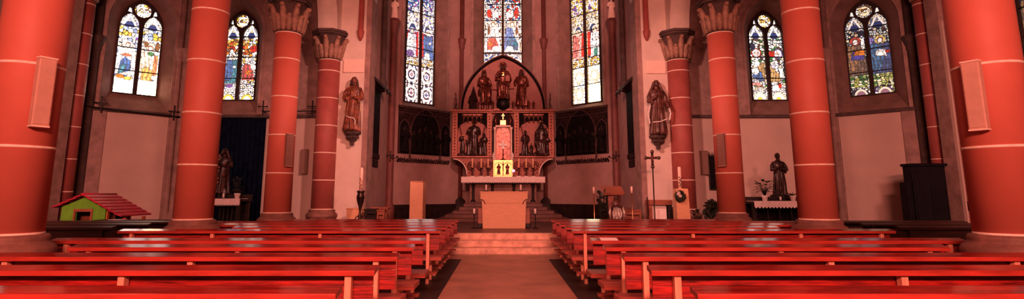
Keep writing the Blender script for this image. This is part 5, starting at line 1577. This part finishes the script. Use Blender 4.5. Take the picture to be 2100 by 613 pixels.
# ------------------------------------------------------------------ side altars
def side_altar(x0, x1, y, zt_, label, clab, dark=True):
    t = thing('side_altar', label, 'altar', ((x0 + x1) / 2, y, 0))
    w = (x1 - x0) / 2
    MB().box(-w, w, 0, .8, zt_ - .08, zt_).build('table_top', 'dark_wood', t, bevel=.01)
    for sx in (-1, 1):
        for yy in (.06, .66):
            MB().box(sx * (w - .14), sx * (w - .04), yy, yy + .1, 0, zt_ - .08).build('leg', 'dark_wood', t, bevel=.006)
    for k in range(5): MB().box(-w + .25 + k * (2 * w - .5) / 4 - .02, -w + .25 + k * (2 * w - .5) / 4 + .02, .3, .34, 0, zt_ - .08).build('baluster', 'dark_wood', t)
    MB().box(-w, w, .55, .8, zt_, zt_ + .138).build('back_shelf', 'dark_wood', t, bevel=.008)
    MB().box(-w + .05, w - .05, .68, .72, .05, zt_ - .08).build('back_panel', 'mural_dark', t)  # added dark sheet standing in for the darkness under the table
    c = MB().box(-w + .06, w - .0, -.02, .5, zt_ + .001, zt_ + .012)
    n = 18; low = []
    for i in range(n):
        a = -w + .06 + (2 * w - .06) * i / n; b = -w + .06 + (2 * w - .06) * (i + 1) / n
        low += [(a, zt_ - .16), ((a + b) / 2, zt_ - .21)]
    low.append((w, zt_ - .16))
    c.plate([[(-w + .06, zt_ + .012)] + low + [(w, zt_ + .012)]], -.032, -.02, XZ)
    o = c.build('altar_cloth', 'cloth'); o.location = ((x0 + x1) / 2, y, 0)
    tag(o, clab, 'altar cloth')
    return t
# right: behind the second column
y = 16.6
x0, zt_ = W(1562, 413, y); x1, _ = W(1640, 413, y)
side_altar(x0 - .30, x1 + .5, y, zt_, 'dark side altar table against the right aisle wall, half behind the second column', 'white lace cloth on the dark right side altar')
xs, zs_ = W(1608, 408, 17.1); zt2 = W(1608, 313, 17.1)[1]
s = thing('statue', 'dark life size statue of a bearded robed man, behind the right side altar', 'statue', (xs, 17.62, .0))
hs = zt2 - (zt_ + .14)
s.location = (xs, 17.30, zt_ + .14)
statue(s, hs, m='figure', seed=81, vox=.010, beard=True, hair='short')
MB().box(-.24, .24, -.2, .2, -.0, .06).build('plinth', 'dark_wood', s, bevel=.01)
xp, _ = W(1570, 405, 16.85)
plant((xp, 16.9, zt_ + .013), W(1570, 369, 16.9)[1] - zt_, .26, 'tall dark leafy plant in a white pot, on the left of the right side altar', 30, 11, 'white')
xp, _ = W(1626, 405, 16.85)
plant((xp, 16.85, zt_ + .013), W(1570, 396, 16.9)[1] - zt_, .15, 'small low plant in a white pot, on the right of the right side altar', 18, 12, 'white')
xp, _ = W(1602, 405, 16.9)
t = thing('candle', 'tiny white candle at the feet of the dark right statue', 'candle', (xp, 16.95, zt_ + .013)); MB().lathe([(.05, 0), (.05, .015), (.035, .02)], 12).build('dish', 'iron', t); MB().lathe([(.03, .02), (.03, .13), (.0, .14)], 12).build('wax', 'white', t)
# left
y = 16.6
x0, zt_ = W(432, 408, y); x1, _ = W(493, 408, y)
side_altar(x0 - .1, x1, y, zt_, 'side altar table with thin legs before the navy hanging, half behind the second column', 'white lace cloth on the left side altar')
xs, zb_ = W(452, 390, 17.2); zt2 = W(452, 304, 17.2)[1]
s = thing('statue', 'dark statue with gilt flecks over the left side altar, mostly hidden by a column', 'statue', (xs, 17.30, zt_ + .14))
statue(s, zt2 - zt_ - .14, m='figure', seed=82, vox=.010, veil=True, hair='none')
gf = MB()
for k in range(9): gf.ball((.12 * math.cos(k * 2.1), -.20, .25 + .12 * k), (.04, .02, .05), 7, 5)
gf.build('gilt_fleck', 'gilt', s)
MB().box(-.22, .22, -.18, .18, 0, .05).build('plinth', 'dark_wood', s, bevel=.01)
xp, _ = W(485, 400, 16.85)
plant((xp, 16.9, zt_ + .013), W(485, 389, 16.9)[1] - zt_ + .05, .17, 'flowering plant in a white pot on the left side altar', 16, 14, 'white')
xp, _ = W(478, 400, 17.35)
plant((xp + .12, 17.28, zt_ + .14), .55, .16, 'dark palm like plant behind the white pot of the left side altar', 16, 15)
xp, _ = W(457, 400, 16.9)
t = thing('candle', 'small white candle on the left side altar', 'candle', (xp, 16.95, zt_ + .013)); MB().lathe([(.05, 0), (.05, .015), (.035, .02)], 12).build('dish', 'iron', t); MB().lathe([(.03, .02), (.03, .16), (.0, .17)], 12).build('wax', 'white', t)
# navy hanging
x0, _ = W(446, 300, 18.8); x1, z1 = W(546, 242, 18.8)
hg = MB(); n = 90; vs = []; fs = []
for j, z in enumerate((0.02, z1)):
    for i in range(n + 1):
        q = i / n
        vs.append((x0 + (x1 - x0) * q, 18.84 + .035 * math.sin(q * 60) * (1 - .3 * j) - .0, z))
for i in range(n): fs.append((i, i + 1, n + 2 + i, n + 1 + i))
hg.add(vs, fs, True)
t = thing('navy_hanging', 'plain dark navy cloth hanging covering the wall behind the left side altar', 'curtain', (0, 0, 0))
o = hg.build('cloth', 'navy', t)
sd = o.modifiers.new('s', 'SOLIDIFY'); sd.thickness = .012
MB().tube([(x0 - .08, 18.84, z1 + .02), (x1 + .08, 18.84, z1 + .02)], .02, 8).build('curtain_rod', 'iron', t)
for q in range(8):
    xx = x0 + (x1 - x0) * (q + .5) / 8
    MB().tube([(xx + .028 * math.cos(a * PI / 6), 18.84, z1 + .015 + .028 * math.sin(a * PI / 6)) for a in range(13)], .005, 5).build('ring', 'iron', t)

# ------------------------------------------------------------------ playhouse
y = 13.6
xa, zap = W(175, 401, y)
x0, ze = W(129, 424, y); x1, _ = W(216, 424, y)
t = thing('playhouse', 'small plastic playhouse with lime green gable and red roof, in the left aisle', 'playhouse', (xa, y, 0), R(3))
w = (x1 - x0) / 2; D = 1.05
gab = [(-w, 0), (w, 0), (w, ze), (0, zap - .04), (-w, ze)]
win = rect(-w * .34, w * .36, .55, ze - .12)
for nm, d0 in (('front_gable', 0), ('back_gable', D - .05)):
    g = MB().plate([gab, win] if d0 == 0 else [gab], d0, d0 + .05, XZ)
    for k in range(5):
        if d0 == 0:
            for a, b in ((-w, -w * .36), (w * .38, w)): g.box(a + .01, b - .01, -.008, .0, .12 + .2 * k, .125 + .2 * k + .012)
    g.build(nm, 'green', t)
MB().plate([rect(-w * .42, w * .44, .49, ze - .05), win], -.03, .0, XZ).build('window_frame', 'brown_wood', t, bevel=.005)
MB().box(-w + .08, w - .08, .5, .54, .0, ze - .1).build('inner_wall', 'brown_wood', t)
MB().box(-w, -w + .05, .05, D - .05, 0, ze).build('side_wall', 'green', t)
for yy in (.05, D - .12): MB().box(w - .05, w + .02, yy, yy + .08, 0, ze).build('corner_post', 'orange', t, bevel=.006)
MB().box(w - .05, w, .13, D - .12, 0, .5).build('side_wall', 'orange', t, bevel=.005)
MB().box(w + .36, w + .42, D - .14, D - .06, 0, ze - .27).build('porch_post', 'orange', t, bevel=.006)
MB().box(w + .36, w + .42, .1, .18, 0, ze - .27).build('porch_post', 'orange', t, bevel=.006)
def roof(xr, zr, xe, z_e, rows):
    b = MB()
    n = rows
    for k in range(n):
        q0, q1 = k / n, (k + 1) / n
        xA, zA = xr + (xe - xr) * q0, zr + (z_e - zr) * q0; xB, zB = xr + (xe - xr) * (q1 + .25 / n), zr + (z_e - zr) * (q1 + .25 / n) + .03
        o = [(xA, -.12, zA), (xB, -.12, zB), (xB, D + .12, zB), (xA, D + .12, zA), (xA, -.12, zA + .035), (xB, -.12, zB + .035), (xB, D + .12, zB + .035), (xA, D + .12, zA + .035)]
        b.add(o, [(3, 2, 1, 0), (4, 5, 6, 7), (0, 1, 5, 4), (1, 2, 6, 5), (2, 3, 7, 6), (3, 0, 4, 7)])
    return b
roof(0, zap, -w - .12, ze - .03, 4).build('roof_slope', 'pinkred', t)
roof(0, zap, w + .42, ze - .25, 7).build('roof_slope', 'pinkred', t)
MB().tube([(0, -.13, zap + .03), (0, D + .13, zap + .03)], .035, 8).build('ridge_cap', 'pinkred', t)
# dark low table in front of the playhouse
x0, zt_ = W(112, 450, 12.0); x1, _ = W(290, 450, 12.0)
tb = thing('low_table', 'dark low table with a few pale papers, left aisle in front of the playhouse', 'table', ((x0 + x1) / 2, 13.5, 0))
tb.location.y = 12.62 + .55
w = (x1 - x0) / 2 * 1.04
zt_ = W(200, 451, 13.2)[1]
MB().box(-w, w, 0, .35, zt_ - .05, zt_).build('table_top', 'dark_wood', tb, bevel=.006)
for sx in (-1, 1):
    MB().box(sx * (w - .06), sx * w, .02, .08, 0, zt_ - .05).build('leg', 'dark_wood', tb); MB().box(sx * (w - .06), sx * w, .27, .33, 0, zt_ - .05).build('leg', 'dark_wood', tb)
MB().box(-w + .06, w - .06, .28, .31, .2, zt_ - .05).build('back_panel', 'dark_wood', tb)
pp = MB().box(0, .32, -.12, .12, 0, .006).build('papers', 'paper'); pp.location = (W(240, 450, 13.3)[0] - .16, 13.33, zt_ + .001)
tag(pp, 'flat pale papers lying on the dark table before the playhouse', 'papers')
# ------------------------------------------------------------------ confessional on the right
y = 15.75
x0, zt_ = W(1868, 335, y); x1, _ = W(1936, 335, y)
w = (x1 - x0)
t = thing('confessional', 'tall dark wooden confessional in the right aisle corner beside the wall column', 'confessional', (x0, y, 0))
MB().box(0, w, 0, .36, 0, zt_ - .08).build('body', 'confessional', t, bevel=.01)
MB().box(-.05, w + .05, -.06, .38, zt_ - .08, zt_).build('cornice', 'confessional', t, bevel=.015)
MB().box(-.15, 0, .05, .36, 0, zt_ - .55).build('side_wing', 'confessional', t, bevel=.01)
for k in range(2):
    a = .06 + k * (w - .06) / 2
    MB().box(a, a + (w - .18) / 2, -.02, 0, .15, zt_ - .25).build('door', 'confessional', t, bevel=.01)
MB().box(-.02, w + .02, -.03, .36, 0, .12).build('plinth', 'confessional', t, bevel=.01)
# small black box on the pilaster and dark wainscot
x, z1 = W(1963, 413, 15.36); z0 = W(1963, 432, 15.36)[1]
t = thing('switch_box', 'small black box on the pilaster strip at the far right', 'box', (13.25, 15.45, z0))
MB().box(-.13, .13, -.1, 0, 0, z1 - z0).build('case', 'iron', t, bevel=.01)
MB().box(-.1, .1, -.108, -.1, .03, z1 - z0 - .03).build('lid', 'iron', t, bevel=.004)
ang = R(42)
for sgn, side in ((-1, 'left'), (1, 'right')):
    c1 = (sgn * 11.4, 19.0); e = (sgn * (11.4 + 2.95 * math.cos(ang)), 19.0 - 2.95 * math.sin(ang))
    X, L = frame2(c1, e) if sgn > 0 else frame2(e, c1)
    if sgn > 0:
        b = MB().box(-L / 2 + .2, L / 2 - .2, -.09, 0, 0, 1.0, X).box(-L / 2 + .2, L / 2 - .2, -.12, 0, .94, 1.0, X)
        struct(b.build('baseboard_right_aisle', 'dark_wood'), 'dark wainscot under the right plaster panel')
# ------------------------------------------------------------------ light
def area(name, loc, tgt, size, power, col, spread=None, size_y=None):
    l = bpy.data.lights.new(name, 'AREA'); l.energy = power; l.color = col
    l.shape = 'RECTANGLE'; l.size = size; l.size_y = size_y or size
    if spread: l.spread = R(spread)
    o = bpy.data.objects.new(name, l); COL.objects.link(o)
    o.location = loc
    o.rotation_euler = (Vector(tgt) - Vector(loc)).to_track_quat('-Z', 'Y').to_euler()
    return o
def spot(name, loc, tgt, power, col, ang, blend=.6, r=.25):
    l = bpy.data.lights.new(name, 'SPOT'); l.energy = power; l.color = col; l.spot_size = R(ang); l.spot_blend = blend; l.shadow_soft_size = r
    o = bpy.data.objects.new(name, l); COL.objects.link(o)
    o.location = loc
    o.rotation_euler = (Vector(tgt) - Vector(loc)).to_track_quat('-Z', 'Y').to_euler()
    return o
REDL = (1.0, .32, .24)
PINK = (1.0, .40, .33)
area('flood_loft', (0, -7.0, 6.4), (0, 10, 1.8), 6.0, 2750, REDL, size_y=.8)
for s in (-1, 1):
    spot('flood_pew', (s * 2.6, -2.6, 4.6), (s * 3.2, 5.0, .9), 470, (1.0, .26, .20), 100, .8, .4)
    spot('fill_pier', (-s * 2.5, 8.5, 7.2), (s * 5.75, 18.6, 3.9), 3600, PINK, 38, .7, .4)  # added unseen spot, makes up for the loft light's falloff at the piers
    spot('flood_aisle', (s * 8.5, 5.5, 5.5), (s * 12.0, 17.8, 2.3), 1250, PINK, 62, .8, .5)
spot('fill_altar', (0, 7.5, 8.5), (0, 21.5, 3.0), 3500, PINK, 24, .45, .4)  # added unseen spot, narrow so it brightens the altars, not the side walls
spot('fill_vault', (0, 8.5, 8.2), (0, 25, 11.5), 5200, PINK, 46, .7, .5)  # added unseen spot to brighten the upper apse walls
spot('fill_steps', (0, 10.0, 8.5), (0, 15.6, .6), 700, REDL, 26, .7, .3)  # added unseen spot to brighten the chancel steps
w = bpy.data.worlds.new('world'); scene.world = w; w.use_nodes = True
w.node_tree.nodes['Background'].inputs['Color'].default_value = (.5, .6, .8, 1)
w.node_tree.nodes['Background'].inputs['Strength'].default_value = .3

# ------------------------------------------------------------------ camera
cam = bpy.data.cameras.new('camera')
cam.sensor_fit = 'HORIZONTAL'; cam.sensor_width = 36
cam.lens = 36 * F_PX / 2100
cam.shift_x = (1050 - CX) / 2100
cam.shift_y = -(306.5 - CY) / 2100
cam.clip_start = .05
co = bpy.data.objects.new('camera', cam); COL.objects.link(co)
co.location = (CAMX, 0, CAMZ)
co.rotation_euler = (PI / 2 + TH, 0, 0)
scene.camera = co
vs = scene.view_settings
vs.view_transform = 'Standard'; vs.look = 'None'; vs.gamma = 1; vs.use_curve_mapping = False
vs.exposure = 0.25
scene.cycles.use_denoising = True
scene.cycles.max_bounces = 6
scene.cycles.sample_clamp_indirect = 4
